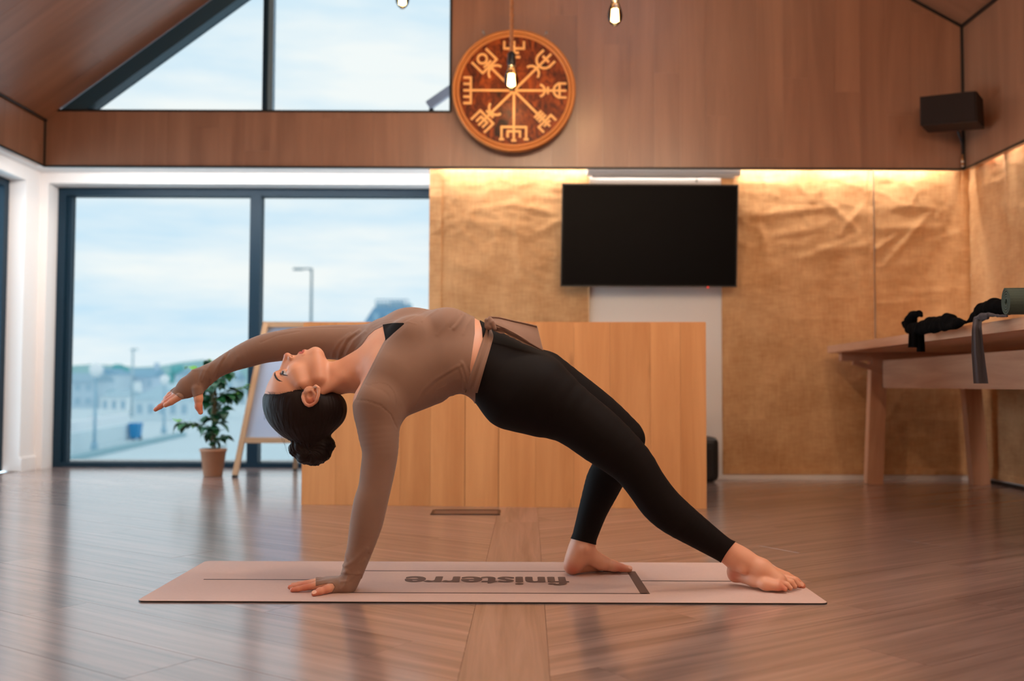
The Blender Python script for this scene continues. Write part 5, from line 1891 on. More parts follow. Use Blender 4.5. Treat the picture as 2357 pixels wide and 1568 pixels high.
# ---- head, in its own frame: F forward, U towards the crown, L towards the viewer
HO = P(712, 905, 2.93)
Fv, Uv, Lv = np.array([-0.7071, 0, 0.7071]), np.array([-0.7071, 0, -0.7071]), np.array([0.0, -1.0, 0.0])
HAX = np.stack([Fv, Uv, Lv])
hp_ = lambda f, u, l=0.0: HO + Fv * f + Uv * u + Lv * l
E3 = lambda c, r: Ell(hp_(*c), r, HAX)
C3 = lambda a, b, ra, rb: Cone(hp_(*a), hp_(*b), ra, rb)
body.add([E3((0.004, 0.052, 0), (0.098, 0.088, 0.073)), E3((0.056, 0.036, 0), (0.053, 0.050, 0.060)), E3((0.036, -0.022, 0), (0.064, 0.056, 0.060)),
          E3((0.040, -0.062, 0), (0.046, 0.040, 0.046))], 0.018, 0.022)
for s in (-1, 1):
    body.add([C3((0.062, -0.018, s * 0.041), (0.030, -0.012, s * 0.060), 0.021, 0.014)], 0.01, 0.024)      # cheekbone
    body.add([C3((0.004, -0.058, s * 0.050), (0.064, -0.094, s * 0.017), 0.015, 0.015)], 0.01, 0.022)      # jaw
body.add([E3((0.070, -0.095, 0), (0.0185, 0.0165, 0.020))], 0.0, 0.018)                                     # chin
body.add([E3((0.076, -0.060, 0), (0.027, 0.026, 0.027))], 0.0, 0.018)                                       # muzzle
body.add([C3((0.101, 0.026, -0.026), (0.101, 0.026, 0.026), 0.0095, 0.0095)], 0.0, 0.018)                   # brow
for s in (-1, 1):
    body.sub([E3((0.103, 0.004, s * 0.033), (0.014, 0.0125, 0.017))], 0.0, 0.016)                           # eye socket
    body.add([E3((0.0845, 0.0045, s * 0.0315), (0.0135, 0.0130, 0.0142))], 0.0, 0.004)                      # lids over the eyeball
body.add([C3((0.094, 0.004, 0), (0.092, -0.038, 0), 0.013, 0.017)], 0.0, 0.012)
body.add([C3((0.1085, 0.003, 0), (0.1235, -0.0280, 0), 0.0070, 0.0085), C3((0.104, -0.012, 0), (0.108, -0.032, 0), 0.010, 0.0125)], 0.006, 0.010)                         # nose
body.add([E3((0.1225, -0.0310, 0), (0.0095, 0.0090, 0.0095)), E3((0.1105, -0.0355, 0.0115), (0.0088, 0.0072, 0.0062)), E3((0.1105, -0.0355, -0.0115), (0.0088, 0.0072, 0.0062))], 0.004, 0.006)
for s in (-1, 1):
    body.sub([C3((0.1190, -0.0392, s * 0.0128), (0.1120, -0.0405, s * 0.0150), 0.0026, 0.0030)], 0.0, 0.002)  # nostril
    body.add([C3((0.1010, -0.0625, s * 0.003), (0.0880, -0.0680, s * 0.0215), 0.0050, 0.0024)], 0.0, 0.007)   # upper lip
    body.add([C3((0.0965, -0.0745, s * 0.004), (0.0868, -0.0710, s * 0.0205), 0.0060, 0.0026)], 0.0, 0.007)   # lower lip
    body.sub([C3((0.1060, -0.0690, 0.0), (0.0895, -0.0697, s * 0.0225), 0.0016, 0.0012)], 0.0, 0.0022)
# slit between the eyelids
for s in (-1, 1):
    pass
# ears
for s, Ye in ((1, 2.853), (-1, 3.005)):
    yo = lambda d: Ye - s * d
    hel = [(698, 906, yo(0.002), 3.0), (696.5, 914, yo(0.006), 3.4), (699, 923, yo(0.009), 3.6), (704, 930.5, yo(0.011), 3.7), (711, 934, yo(0.013), 3.8), (718, 932.5, yo(0.014), 3.8), (725, 927, yo(0.015), 3.7), (730, 919, yo(0.016), 3.6), (733, 910, yo(0.015), 3.5), (734, 901, yo(0.013), 3.5),
           (733, 894, yo(0.010), 4.4), (727, 890, yo(0.006), 4.6), (721, 894, yo(0.002), 3.4)]
    body.add([Ell(P(716, 911, yo(0.000)), (0.022, 0.010, 0.028), np.array([[0.92, 0, 0.38], [0, 1, 0], [-0.38, 0, 0.92]]))], 0, 0.006)
    body.add(chain(hel), 0.0, 0.004)
    body.sub([Ell(P(713, 909, yo(0.014)), (0.0085, 0.012, 0.0115)), Ell(P(717, 921, yo(0.016)), (0.0100, 0.0075, 0.0065))], 0.004, 0.004)
    body.add(chain([(705, 903, yo(0.004), 3.4), (710, 900, yo(0.005), 3.0)]), 0.0, 0.004)                    # tragus
    body.add(chain([(724, 921, yo(0.010), 2.2), (726, 908, yo(0.011), 2.6), (720, 899, yo(0.008), 2.6)]), 0.0, 0.004)
# feet and palm press flat on the mat
body.sub([Half((0, 0, 1), MATZ + 0.0002, (-0.9, 2.6, -0.08), (0.95, 3.25, 0.02))], 0.0, 0.0)

HB = 0.0034
lo_, vol_ = body.grid(HB)
BV, BQ = surface_nets(lo_, vol_, HB)
del vol_
# refine head, hands and feet, then snap every vertex back onto the exact surface
bxp, byp = project(BV)
fine = ((bxp < 760) & (byp > 780) & (BV[:, 1] < 3.03)) | ((bxp < 480) & (byp > 860)) | ((byp > 1300) & (bxp < 820)) | ((byp > 1285) & (bxp > 1640)) | ((byp > 1280) & (bxp < 1480) & (bxp > 1280))
bm = bmesh.new()
me_t = bpy.data.meshes.new('tmp')
me_t.from_pydata(BV.tolist(), [], BQ.tolist())
bm.from_mesh(me_t)
bm.verts.ensure_lookup_table()
ed = [e for e in bm.edges if fine[e.verts[0].index] and fine[e.verts[1].index]]
bmesh.ops.subdivide_edges(bm, edges=ed, cuts=1, use_grid_fill=True)
bmesh.ops.triangulate(bm, faces=list(bm.faces))
bm.verts.index_update()
BV = np.array([v.co[:] for v in bm.verts])
BT = np.array([[v.index for v in f.verts] for f in bm.faces])
bm.free()
bpy.data.meshes.remove(me_t)
BV = body.project(BV, 2)
BV[:, 2] = np.where(BV[:, 2] < 0.03, np.maximum(BV[:, 2], MATZ + 0.0002), BV[:, 2])
BN = vnormals(BV, BT)


def skin_mat():
    m, nt, b = new_mat('skin')
    L = nt.links.new
    tc = N(nt, 'ShaderNodeTexCoord')
    n1 = N(nt, 'ShaderNodeTexNoise', Scale=9.0, Detail=4.0)
    mx = N(nt, 'ShaderNodeMixRGB')
    mx.inputs[1].default_value = lin(204, 142, 114)
    mx.inputs[2].default_value = lin(226, 170, 140)
    at = N(nt, 'ShaderNodeAttribute', attribute_name='flush')
    m2 = N(nt, 'ShaderNodeMixRGB')
    m2.inputs[2].default_value = lin(190, 84, 62)
    L(tc.outputs['Object'], n1.inputs['Vector'])
    L(n1.outputs['Fac'], mx.inputs[0])
    L(mx.outputs[0], m2.inputs[1])
    L(at.outputs['Fac'], m2.inputs[0])
    lp = N(nt, 'ShaderNodeAttribute', attribute_name='lips')
    m3 = N(nt, 'ShaderNodeMixRGB')
    m3.inputs[2].default_value = lin(176, 72, 66)
    L(lp.outputs['Fac'], m3.inputs[0])
    L(m2.outputs[0], m3.inputs[1])
    L(m3.outputs[0], b.inputs['Base Color'])
    b.inputs['Roughness'].default_value = 0.48
    b.inputs['Specular IOR Level'].default_value = 0.4
    b.inputs['Subsurface Weight'].default_value = 0.15
    b.inputs['Subsurface Radius'].default_value = (0.012, 0.005, 0.003)
    b.inputs['Subsurface Scale'].default_value = 0.6
    n2 = N(nt, 'ShaderNodeTexNoise', Scale=420.0, Detail=2.0)
    bp = N(nt, 'ShaderNodeBump', Strength=0.08, Distance=0.0006)
    L(tc.outputs['Object'], n2.inputs['Vector'])
    L(n2.outputs['Fac'], bp.inputs['Height'])
    L(bp.outputs['Normal'], b.inputs['Normal'])
    return m


def cloth_mat(name, col, rough=0.8, sheen=0.3, weave=900, strength=0.15, big=0.0):
    m, nt, b = new_mat(name)
    L = nt.links.new
    tc = N(nt, 'ShaderNodeTexCoord')
    n1 = N(nt, 'ShaderNodeTexNoise', Scale=14.0, Detail=4.0)
    mx = N(nt, 'ShaderNodeMixRGB')
    mx.inputs[1].default_value = tuple(c * 0.9 for c in col[:3]) + (1,)
    mx.inputs[2].default_value = tuple(min(1, c * 1.1) for c in col[:3]) + (1,)
    L(tc.outputs['Object'], n1.inputs['Vector'])
    L(n1.outputs['Fac'], mx.inputs[0])
    L(mx.outputs[0], b.inputs['Base Color'])
    b.inputs['Roughness'].default_value = rough
    b.inputs['Sheen Weight'].default_value = sheen
    b.inputs['Specular IOR Level'].default_value = 0.25
    n2 = N(nt, 'ShaderNodeTexNoise', Scale=weave, Detail=1.0)
    bp = N(nt, 'ShaderNodeBump', Strength=strength, Distance=0.0005)
    L(tc.outputs['Object'], n2.inputs['Vector'])
    L(n2.outputs['Fac'], bp.inputs['Height'])
    L(bp.outputs['Normal'], b.inputs['Normal'])
    return m


woman = empty('person', 'woman in taupe wrap top and black leggings arched back on one hand over the mat', 'person', (0.0, 2.9, 0.0))
skin = fast_mesh('body', BV, BT, skin_mat(), woman)
# reddened finger tips, toes, ear, nose; lips
tips = [gp(673, 2.769, 0.0112, 0)[0], gp(667, 2.806, 0.0112, 0)[0], gp(723, 2.719, 0.012, 0)[0], gp(745, 2.742, 0.016, 0)[0], gp(705, 2.772, 0.017, 0)[0], gp(700, 2.803, 0.018, 0)[0], P(368, 936, Yh), P(459, 940, Yh - 0.018), P(390, 922, Yh),
        P(1318, 1312, 3.01), P(1430, 1307, 3.04), P(1845, 1352, 2.85), P(1800, 1355, 2.78), P(1690, 1326, 2.87), P(716, 925, 2.84), hp_(0.13, -0.03, 0)]
rad = [0.03, 0.03, 0.03, 0.022, 0.03, 0.03, 0.03, 0.026, 0.03, 0.03, 0.026, 0.03, 0.022, 0.022, 0.02, 0.012]
fl_ = np.zeros(len(BV))
for t, r in zip(tips, rad):
    fl_ = np.maximum(fl_, 0.62 * np.exp(-((BV - t) ** 2).sum(1) / (r * 0.8) ** 2))
lp_ = np.zeros(len(BV))
loc = (BV - HO) @ HAX.T
lipu = np.abs(loc[:, 2]) / 0.0225
hh = 0.0115 * np.sqrt(np.clip(1 - lipu ** 2, 0, 1)) + 1e-6
cu = -0.0690 - 0.0008
dl = np.abs(loc[:, 1] - cu) / hh
lp_ = np.where((loc[:, 0] > 0.082) & (lipu < 1), np.clip((1.0 - dl) * 4, 0, 1), 0) * 0.85
for nm, arr in (('flush', fl_), ('lips', lp_)):
    at_ = skin.data.attributes.new(nm, 'FLOAT', 'POINT')
    at_.data.foreach_set('value', arr.astype(np.float32))

bvh = BVHTree.FromPolygons(BV.tolist(), BT.tolist())
camp = Vector((0, 0, CAMH))


def hit(px, py):
    d = Vector(ray(px, py)).normalized()
    r = bvh.ray_cast(camp, d)
    return (np.array(r[0]), np.array(r[1])) if r[0] is not None else (None, None)


# ---- clothing: patches of the body surface, lifted off the skin
BX, BY = project(BV)
FAC = ((BV - np.array([0, 0, CAMH])) * BN).sum(1) < 0          # faces the viewer
pw = lambda v, pts: np.interp(v, [p[0] for p in pts], [p[1] for p in pts])
SKINPOLY = [(928, 746.5), (905, 747.5), (881, 751.5), (863, 760), (848, 773), (829, 800), (815, 817), (807, 825), (800, 829.5), (794, 829), (788, 700), (560, 700), (560, 1120), (790, 1120), (806, 960), (814, 926),
            (819, 918), (833, 887), (846, 862), (858, 838), (872, 810), (887, 782), (905, 766)]
hem = pw(BY, [(600, 1092), (745, 1091), (770, 1092), (800, 1088), (845, 1082), (870, 1084), (900, 1096), (1000, 1096)])
phi_top = BX - hem
skinreg = np.maximum(poly_sdf(BX, BY, SKINPOLY), (BV[:, 1] - 3.03) * 800)
skinreg = np.minimum(skinreg, np.maximum(np.maximum(np.maximum(BX - 836, 760 - BY), BY - 880), (BV[:, 1] - 2.985) * 800))
phi_top = np.maximum(phi_top, -skinreg)
fa = (BX - 393) * -0.57 + (BY - 901) * 0.83
fb = (BX - 438) * 0.37 + (BY - 917) * 0.93
farh = (BX < 482) & (BY > 855)
phi_top = np.where(farh, np.maximum(phi_top, np.maximum(fa, fb)), phi_top)
thp = poly_sdf(BX, BY, [(771, 1351), (766, 1343.5), (755, 1343), (736, 1347), (708, 1354), (708, 1378), (732, 1380), (762, 1368)])
thd = np.maximum(thp, (BV[:, 1] - 2.772) * 800)
nearh = (BY > 1322) & (BX < 830)
phi_top = np.where(nearh, np.maximum(phi_top, np.maximum(727 - BX, -thd)), phi_top)

# geometric folds and seams (image-drawn lines laid on the cloth)
folds = [
    ([(843, 766), (816, 786), (799, 812), (794, 826)], 0.0035, 3.2), ([(851, 772), (829, 795), (813, 818)], 0.003, 2.6), ([(829, 763), (800, 780), (783, 806), (779, 822)], 0.003, 3.2),
    ([(806, 770), (782, 787), (768, 806), (764, 820)], 0.002, 3.0), ([(836, 782), (820, 800), (806, 822)], -0.003, 2.4), ([(820, 772), (800, 790), (788, 815)], -0.0025, 2.6),
    ([(842, 1262), (820, 1287), (800, 1302)], 0.003, 4.5), ([(838, 1288), (815, 1305), (795, 1318)], 0.0025, 4.0), ([(846, 1275), (826, 1297), (806, 1312)], -0.0022, 4.0), ([(822, 1318), (800, 1338), (786, 1340)], 0.002, 3.5),
    ([(800, 1330), (796, 1345), (785, 1356)], 0.0018, 3.0), ([(796, 1270), (802, 1290)], 0.002, 3.0), ([(788, 1296), (796, 1306), (800, 1318)], 0.002, 3.0),
    ([(528, 813), (507, 843), (496, 868)], -0.0026, 2.0), ([(518, 822), (498, 850), (486, 872)], 0.0022, 3.0), ([(488, 840), (474, 858), (466, 876)], 0.002, 3.0), ([(470, 852), (462, 868), (458, 884)], 0.0018, 3.0), ([(548, 822), (530, 846)], 0.0018, 3.5),
    ([(818, 921), (845, 923), (875, 933), (898, 954), (911, 985)], -0.0016, 1.6), ([(640, 765), (680, 760), (740, 757), (800, 756)], -0.0012, 1.4), ([(600, 790), (640, 774), (690, 765)], -0.0012, 1.4),
    ([(1062, 838), (1035, 852), (1000, 872), (972, 898), (955, 930)], 0.0018, 3.0), ([(1066, 843), (1038, 858), (1004, 879), (978, 904)], -0.0014, 2.5),
    ([(1067, 728), (1056, 742), (1044, 757)], 0.0035, 4.0), ([(1060, 728), (1048, 744), (1036, 756)], -0.002, 2.5), ([(1083, 737), (1072, 752), (1066, 770)], 0.002, 4.0), ([(1009, 716), (990, 728), (972, 742)], 0.0016, 2.5),
    ([(1050, 722), (1030, 745), (1008, 772)], 0.0015, 5.0), ([(1063, 835), (1070, 850), (1078, 872)], 0.003, 3.5), ([(1058, 845), (1066, 868), (1068, 892)], 0.003, 3.5), ([(1076, 846), (1084, 858)], -0.002, 2.0),
    ([(918, 746), (940, 743), (958, 748)], 0.0008, 1.5), ([(930, 750), (908, 770), (892, 790), (876, 818), (863, 846), (838, 892), (824, 918)], 0.0012, 2.2),
    ([(860, 755), (880, 745), (905, 741), (930, 742)], 0.0012, 2.0), ([(930, 742), (950, 733), (975, 722)], -0.001, 1.6),
]
disp = np.full(len(BV), 0.0036)
disp = np.where(farh | nearh, 0.0020, disp)
for pts, amp, wd in folds:
    m = FAC & (BX > min(p[0] for p in pts) - 20) & (BX < max(p[0] for p in pts) + 20) & (BY > min(p[1] for p in pts) - 20) & (BY < max(p[1] for p in pts) + 20)
    d = line_dist(BX[m], BY[m], pts)
    disp[m] += amp * np.exp(-(d / wd) ** 2)
# soft scalloped underside of the bunched top and gentle general drape
und = (BX > 1000) & (BX < 1100) & (BY > 870) & (BN[:, 2] < -0.55)
disp = disp + np.where(und, 0.004 * vnoise(BX * 0.02, BV[:, 1] * 2, 91, 6) - 0.001, 0)
disp = np.maximum(disp, 0.0012)
tap = np.clip(np.minimum(skinreg, 12) / 12, 0, 1)
disp = 0.0012 + (disp - 0.0012) * tap


def garment(name, phi, dsp, mat, rim):
    m = phi < 12
    idx = np.full(len(BV), -1)
    idx[m] = np.arange(m.sum())
    tt = BT[m[BT].all(1)]
    V0, T0 = BV[m], idx[tt]
    V2, T2, (n2, d2) = clip_tris(V0, T0, phi[m], (BN[m], dsp[m]))
    Vc = V2 + n2 * d2[:, None]
    Vr, Tr = add_rim(Vc, T2, n2, rim)
    return fast_mesh(name, Vr, Tr, mat, woman)


m_top = cloth_mat('taupe_jersey', lin(140, 109, 93), 0.9, 0.2)
m_legg = cloth_mat('black_leggings', lin(19, 13, 12), 0.75, 0.0, 700, 0.1)
m_legg.node_tree.nodes['Principled BSDF'].inputs['Specular IOR Level'].default_value = 0.12
garment('wrap_top', phi_top, disp, m_top, 0.003)

wl_ = pw(BY, [(600, 1103), (740, 1104), (756, 1109), (780, 1111), (800, 1108), (825, 1101), (850, 1093), (880, 1089), (900, 1090), (1000, 1090)])
phi_leg = wl_ - BX
nl = (BX > 1560) & (BV[:, 1] < 2.93)
phi_leg = np.where(nl, np.maximum(phi_leg, (BX - 1677) * 0.79 + (BY - 1265) * 0.61 - 0.004 * ((BX - 1677) * -0.61 + (BY - 1265) * 0.79) ** 2), phi_leg)
fl2 = (BV[:, 1] > 2.94) & (BY > 1130)
phi_leg = np.where(fl2, np.maximum(phi_leg, (BX - 1341) * -0.25 + (BY - 1247) * 0.97), phi_leg)
garment('leggings', phi_leg, np.full(len(BV), 0.0026), m_legg, 0.002)

phi_bra = np.maximum(poly_sdf(BX, BY, [(881, 744), (935, 740), (932, 752), (889, 792), (887, 776), (884, 762)]), (BV[:, 1] - 3.03) * 800)
garment('bra', phi_bra, np.full(len(BV), 0.0018), m_legg, 0.0015)


# ---- tied sash: band down the side, knot and loose tail
def ribbon(name, left, right, lift, mat, nn=40, prof=(0.35, 1.0, 0.55, 1.0, 0.35)):
    """cloth band between two pixel polylines, laid over the body; prof gives its cross-fold heights"""
    L_ = np.array([[np.interp(t, np.linspace(0, 1, len(left)), [p[k] for p in left]) for k in (0, 1)] for t in np.linspace(0, 1, nn)])
    R_ = np.array([[np.interp(t, np.linspace(0, 1, len(right)), [p[k] for p in right]) for k in (0, 1)] for t in np.linspace(0, 1, nn)])
    m_ = len(prof)
    V = []
    last = None
    for i in range(nn):
        row = []
        for j in range(m_):
            q = L_[i] + (R_[i] - L_[i]) * (j / (m_ - 1))
            p, n_ = hit(*q)
            if p is None:
                p = P(q[0], q[1], last[1]) if last is not None else P(q[0], q[1], 2.85)
                n_ = np.array([0, -0.7, 0.7])
            if last is not None and abs(p[1] - last[1]) > 0.06:
                p = P(q[0], q[1], last[1])
            last = p
            toc = np.array([0, 0, CAMH]) - p
            toc /= np.linalg.norm(toc)
            row.append(p + toc * (0.0045 + lift * prof[j]))
        V += row
    V = np.array(V)
    # smooth depth a little
    G_ = V.reshape(nn, m_, 3)
    for _ in range(3):
        G_[1:-1] = (G_[:-2] + 2 * G_[1:-1] + G_[2:]) / 4
    Vb = G_ + np.array([0, 0.006, 0])
    VV = np.concatenate([G_.reshape(-1, 3), Vb.reshape(-1, 3)])
    Fc = []
    for i in range(nn - 1):
        for j in range(m_ - 1):
            a = i * m_ + j
            Fc.append((a, a + m_, a + m_ + 1, a + 1))
        for j, sg in ((0, 1), (m_ - 1, -1)):
            a = i * m_ + j
            o_ = nn * m_
            Fc.append((a, a + o_, a + o_ + m_, a + m_))
    o = mesh_obj(name, VV, Fc, mat, woman, True)
    return o


ribbon('sash_band', [(1120, 746), (1109, 788), (1096, 825), (1084, 858), (1070, 904)], [(1130, 746), (1137, 772), (1128, 805), (1116, 845), (1099, 905)], 0.008, m_top, 44, (0.15, 0.75, 1.0, 0.75, 0.05, 0.7, 1.0, 0.8, 0.15))
knot = Field()
ky = 2.835
knot.add([Cone(P(1129, 738, ky), P(1127, 752, ky), 0.0085, 0.0095), Cone(P(1133, 743, ky - 0.006), P(1139, 756, ky - 0.006), 0.0075, 0.006), Cone(P(1124, 737, ky), P(1128, 733, ky), 0.004, 0.004),
          Cone(P(1121, 738, ky + 0.008), P(1121, 752, ky + 0.006), 0.0075, 0.007)], 0.004, 0.0)
klo, kv = knot.grid(0.0012)
KV, KQ = surface_nets(klo, kv, 0.0012)
fast_mesh('sash_knot', KV, KQ, m_top, woman)


def sheet(name, top, bot, Yt, Yb, mat, nu=44, nv=14, wav=0.004, freq=9.0, thick=0.0022, seed=0):
    """loose cloth between two pixel polylines at depths Yt/Yb, with ripples running along it"""
    V = []
    for i in range(nu):
        t = i / (nu - 1)
        a = [np.interp(t, np.linspace(0, 1, len(top)), [p[k] for p in top]) for k in (0, 1)]
        b = [np.interp(t, np.linspace(0, 1, len(bot)), [p[k] for p in bot]) for k in (0, 1)]
        for j in range(nv):
            s = j / (nv - 1)
            q = (a[0] + (b[0] - a[0]) * s, a[1] + (b[1] - a[1]) * s)
            Y = np.interp(t, np.linspace(0, 1, len(Yt)), Yt) * (1 - s) + np.interp(t, np.linspace(0, 1, len(Yb)), Yb) * s
            Y += wav * math.sin(s * freq + seed + t * 1.5) * (1 - 0.55 * t)
            V.append(P(q[0], q[1], Y))
    V = np.array(V)
    Vb = V + np.array([0, thick, 0])
    Fc = []
    nn = nu * nv
    for i in range(nu - 1):
        for j in range(nv - 1):
            a = i * nv + j
            Fc.append((a, a + nv, a + nv + 1, a + 1))
            Fc.append((nn + a, nn + a + 1, nn + a + nv + 1, nn + a + nv))
    bd = [i * nv for i in range(nu)] + [(nu - 1) * nv + j for j in range(1, nv)] + [i * nv + nv - 1 for i in range(nu - 2, -1, -1)] + [j for j in range(nv - 2, 0, -1)]
    for i in range(len(bd)):
        a, b = bd[i], bd[(i + 1) % len(bd)]
        Fc.append((a, nn + a, nn + b, b))
    return mesh_obj(name, np.concatenate([V, Vb]), Fc, mat, woman, True)


sheet('sash_tail', [(1121, 737), (1127, 729), (1150, 731), (1182, 739), (1215, 746), (1237, 752)], [(1134, 748), (1146, 750), (1164, 757), (1192, 772), (1221, 791), (1251, 809)],
      [2.842, 2.85, 2.858, 2.865, 2.87, 2.87], [2.830, 2.826, 2.824, 2.824, 2.83, 2.84], m_top, wav=0.0035, freq=5.5, seed=0.5)
sheet('sash_tail_fold', [(1130, 741), (1150, 747), (1185, 765), (1220, 787), (1247, 805)], [(1135, 761), (1152, 768), (1164, 767), (1174, 776), (1190, 781), (1202, 790), (1222, 797), (1247, 808)],
      [2.834, 2.834, 2.832, 2.836, 2.844], [2.832, 2.828, 2.834, 2.826, 2.834, 2.830, 2.836, 2.842], m_top, wav=0.007, freq=7, seed=2)
tube('tail_hem', [P(x, y, Y) for x, y, Y in ((1121, 742, 2.838), (1121.5, 735, 2.842), (1126, 729.5, 2.848), (1148, 731, 2.857), (1182, 739, 2.864), (1215, 746, 2.869), (1236, 751.5, 2.869))], 0.0022, m_top, woman, 8)

# ---- eyes, brows, earring, nails
m_eye = plain('eye_white', lin(205, 192, 186), 0.4)
m_iris = plain('iris_dark', lin(30, 18, 14), 0.5, spec=0.15)
m_hairc = plain('brow_hair', lin(42, 26, 22), 0.7)
def eye_patch(name, pts, mat, parent, lift, s, mid):
    """thin curved piece lying on the closed lid sphere; s = -1 gives the far eye by mirroring across the head"""
    poly = [mid] + pts
    V = []
    for q in poly:
        p, n_ = hit(*q)
        if s < 0:
            l = (p - HO) @ HAX.T
            p = HO + HAX.T @ np.array([l[0], l[1], -l[2]])
            r_ = bvh.find_nearest(Vector(p))
            p, n_ = np.array(r_[0]), np.array(r_[1])
        V.append(p + n_ * lift)
    n = len(pts)
    return mesh_obj(name, V, [(0, 1 + k, 1 + (k + 1) % n) for k in range(n)], mat, parent, True)


for s in (1, -1):
    eye = eye_patch('eye', [(645.5, 858.5), (647.5, 855), (651, 852.6), (655, 852.4), (658, 855.5), (661, 863), (657, 862.6), (652, 861.8), (648, 860.5)], m_eye, woman, 0.0007, s, (653, 858))
    eye_patch('iris', [(645.7, 858.4), (647.8, 855.2), (650.5, 853.6), (653, 855), (653.6, 858), (652.5, 861.4), (648.5, 860.4)], m_iris, eye, 0.0012, s, (649.8, 857.6))


def surf_strip(name, pts, radii, mat, lift=0.0005):
    out, rr = [], []
    for (x, y), r in zip(pts, radii):
        p, n_ = hit(x, y)
        if p is not None:
            out.append(p + n_ * lift)
            rr.append(r)
    if len(out) > 1:
        return tube(name, out, rr, mat, woman, 8)


surf_strip('eyebrow', [(633, 858), (632.5, 863), (635, 869), (639, 874), (644, 877), (650, 878.5)], [0.0014, 0.0024, 0.0029, 0.0026, 0.0019, 0.0008], m_hairc, -0.0006)
surf_strip('eyelashes', [(644.8, 859.5), (648, 861.2), (652, 862.6), (656, 863.6), (660, 864.2), (663, 865)], [0.0008, 0.0015, 0.0016, 0.0014, 0.001, 0.0004], m_hairc, 0.0008)
er, ern = hit(727.5, 892)
if er is not None:
    bm = bmesh.new()
    bmesh.ops.create_icosphere(bm, subdivisions=2, radius=0.0026)
    V = np.array([v.co[:] for v in bm.verts]) + er + ern * 0.0012
    Fq = [[v.index for v in f.verts] for f in bm.faces]
    bm.free()
    mesh_obj('earring', V, Fq, M['metal'], woman, True)


def nail(cx, cy, Y_, r, tilt):
    p, n_ = hit(cx, cy)
    if p is None:
        return
    n_ = n_ / np.linalg.norm(n_)
    a = np.array(tilt, float)
    a -= n_ * a.dot(n_)
    a /= np.linalg.norm(a)
    b = np.cross(n_, a)
    V = [p + n_ * 0.0012]
    for k in range(16):
        t = 2 * math.pi * k / 16
        V.append(p + a * math.cos(t) * r * 1.25 + b * math.sin(t) * r + n_ * 0.0002)
    mesh_obj('nail', V, [(0, 1 + k, 1 + (k + 1) % 16) for k in range(16)], plain('nail_pink', lin(226, 170, 146), 0.3), woman, True)


nail(723, 1363.5, 0, 0.0055, (-0.8, -0.6, -0.2))
nail(671, 1353, 0, 0.0042, (-1, 0, 0))
nail(1845, 1345, 0, 0.006, (0.7, 0, -0.7))
nail(1451, 1307, 0, 0.0055, (0.9, 0, -0.3))

# ---- hair: combed mass with a low bun
hair = Field()
hair.add([E3((0.000, 0.052, 0), (0.104, 0.0935, 0.0800)), E3((-0.030, 0.045, 0), (0.098, 0.092, 0.082))], 0.02, 0.0)
hair.add([E3((-0.066, -0.004, 0), (0.063, 0.058, 0.066))], 0.0, 0.03)
hb = 2.93
hair.add(chain([(712, 978, hb, 50), (717, 1004, hb, 28), (718, 1018, hb, 28)]), 0.02, 0.03)
hair.add([Ell(P(691, 1032, hb), (0.033, 0.036, 0.028)), Ell(P(746, 1024, hb), (0.032, 0.036, 0.027)), Ell(P(722, 1045, hb), (0.040, 0.040, 0.034)), Ell(P(702, 1048, hb - 0.012), (0.026, 0.03, 0.024)),
          Ell(P(742, 1044, hb - 0.008), (0.026, 0.032, 0.026))], 0.008, 0.010)
Hh_ = 0.0022
hlo, hv = hair.grid(Hh_)
HV, HQ = surface_nets(hlo, hv, Hh_)
HT = tri(HQ)
HX, HY = project(HV)
hl = pw(HX, [(560, 902), (610, 901), (640, 903), (672, 899), (688, 889), (698, 890), (704, 900), (718, 898), (736, 899), (750, 905), (766, 896), (782, 899), (797, 908), (806, 920), (900, 980)])
HN = vnormals(HV, HT)
# strands sweep from the hairline to the bun: use the angle around the bun axis as strand coordinate
bc = P(717, 1012, hb)
axb = -Uv * -0.75 - Fv * 0.66
axb /= np.linalg.norm(axb)
e1 = np.cross(axb, Lv)
e1 /= np.linalg.norm(e1)
e2 = np.cross(axb, e1)
rel = HV - bc
inbun = (rel @ axb) > 0.004
ang = np.arctan2(rel @ e1, rel @ e2)
rad_ = np.linalg.norm(rel, axis=1)
sd = vnoise(ang * 1.0 + 10, rad_ * 3 + 2, 71, 16) * 0.5 + vnoise(ang + 10, rad_ * 2, 72, 38) * 0.35
bunc = P(719, 1038, hb)
r2 = HV - bunc
a2 = np.arctan2(r2[:, 2], r2[:, 0]) * 0.7 + np.linalg.norm(r2, axis=1) * 26 + r2[:, 1] * 18
sb = vnoise(a2 + 20, r2[:, 1] * 9 + 9, 73, 9) * 0.6 + vnoise(a2 + 20, r2[:, 1] * 6 + 3, 74, 24) * 0.3
HV = HV + HN * (np.where(inbun, (sb - 0.45) * 0.0085, (sd - 0.42) * 0.0026))[:, None]
phi_h = (hl - HY) + 0.5 * np.sin(HX * 0.9) + 0.3 * np.sin(HX * 2.3)
thin = np.clip((HY - hl) / 16, 0, 1)
HV = HV - HN * ((1 - thin) ** 2 * 0.0062)[:, None]
strand = np.where(inbun, a2 * 7, ang * 30)
HV2, HT2, (st2,) = clip_tris(HV, HT, phi_h, (strand,))


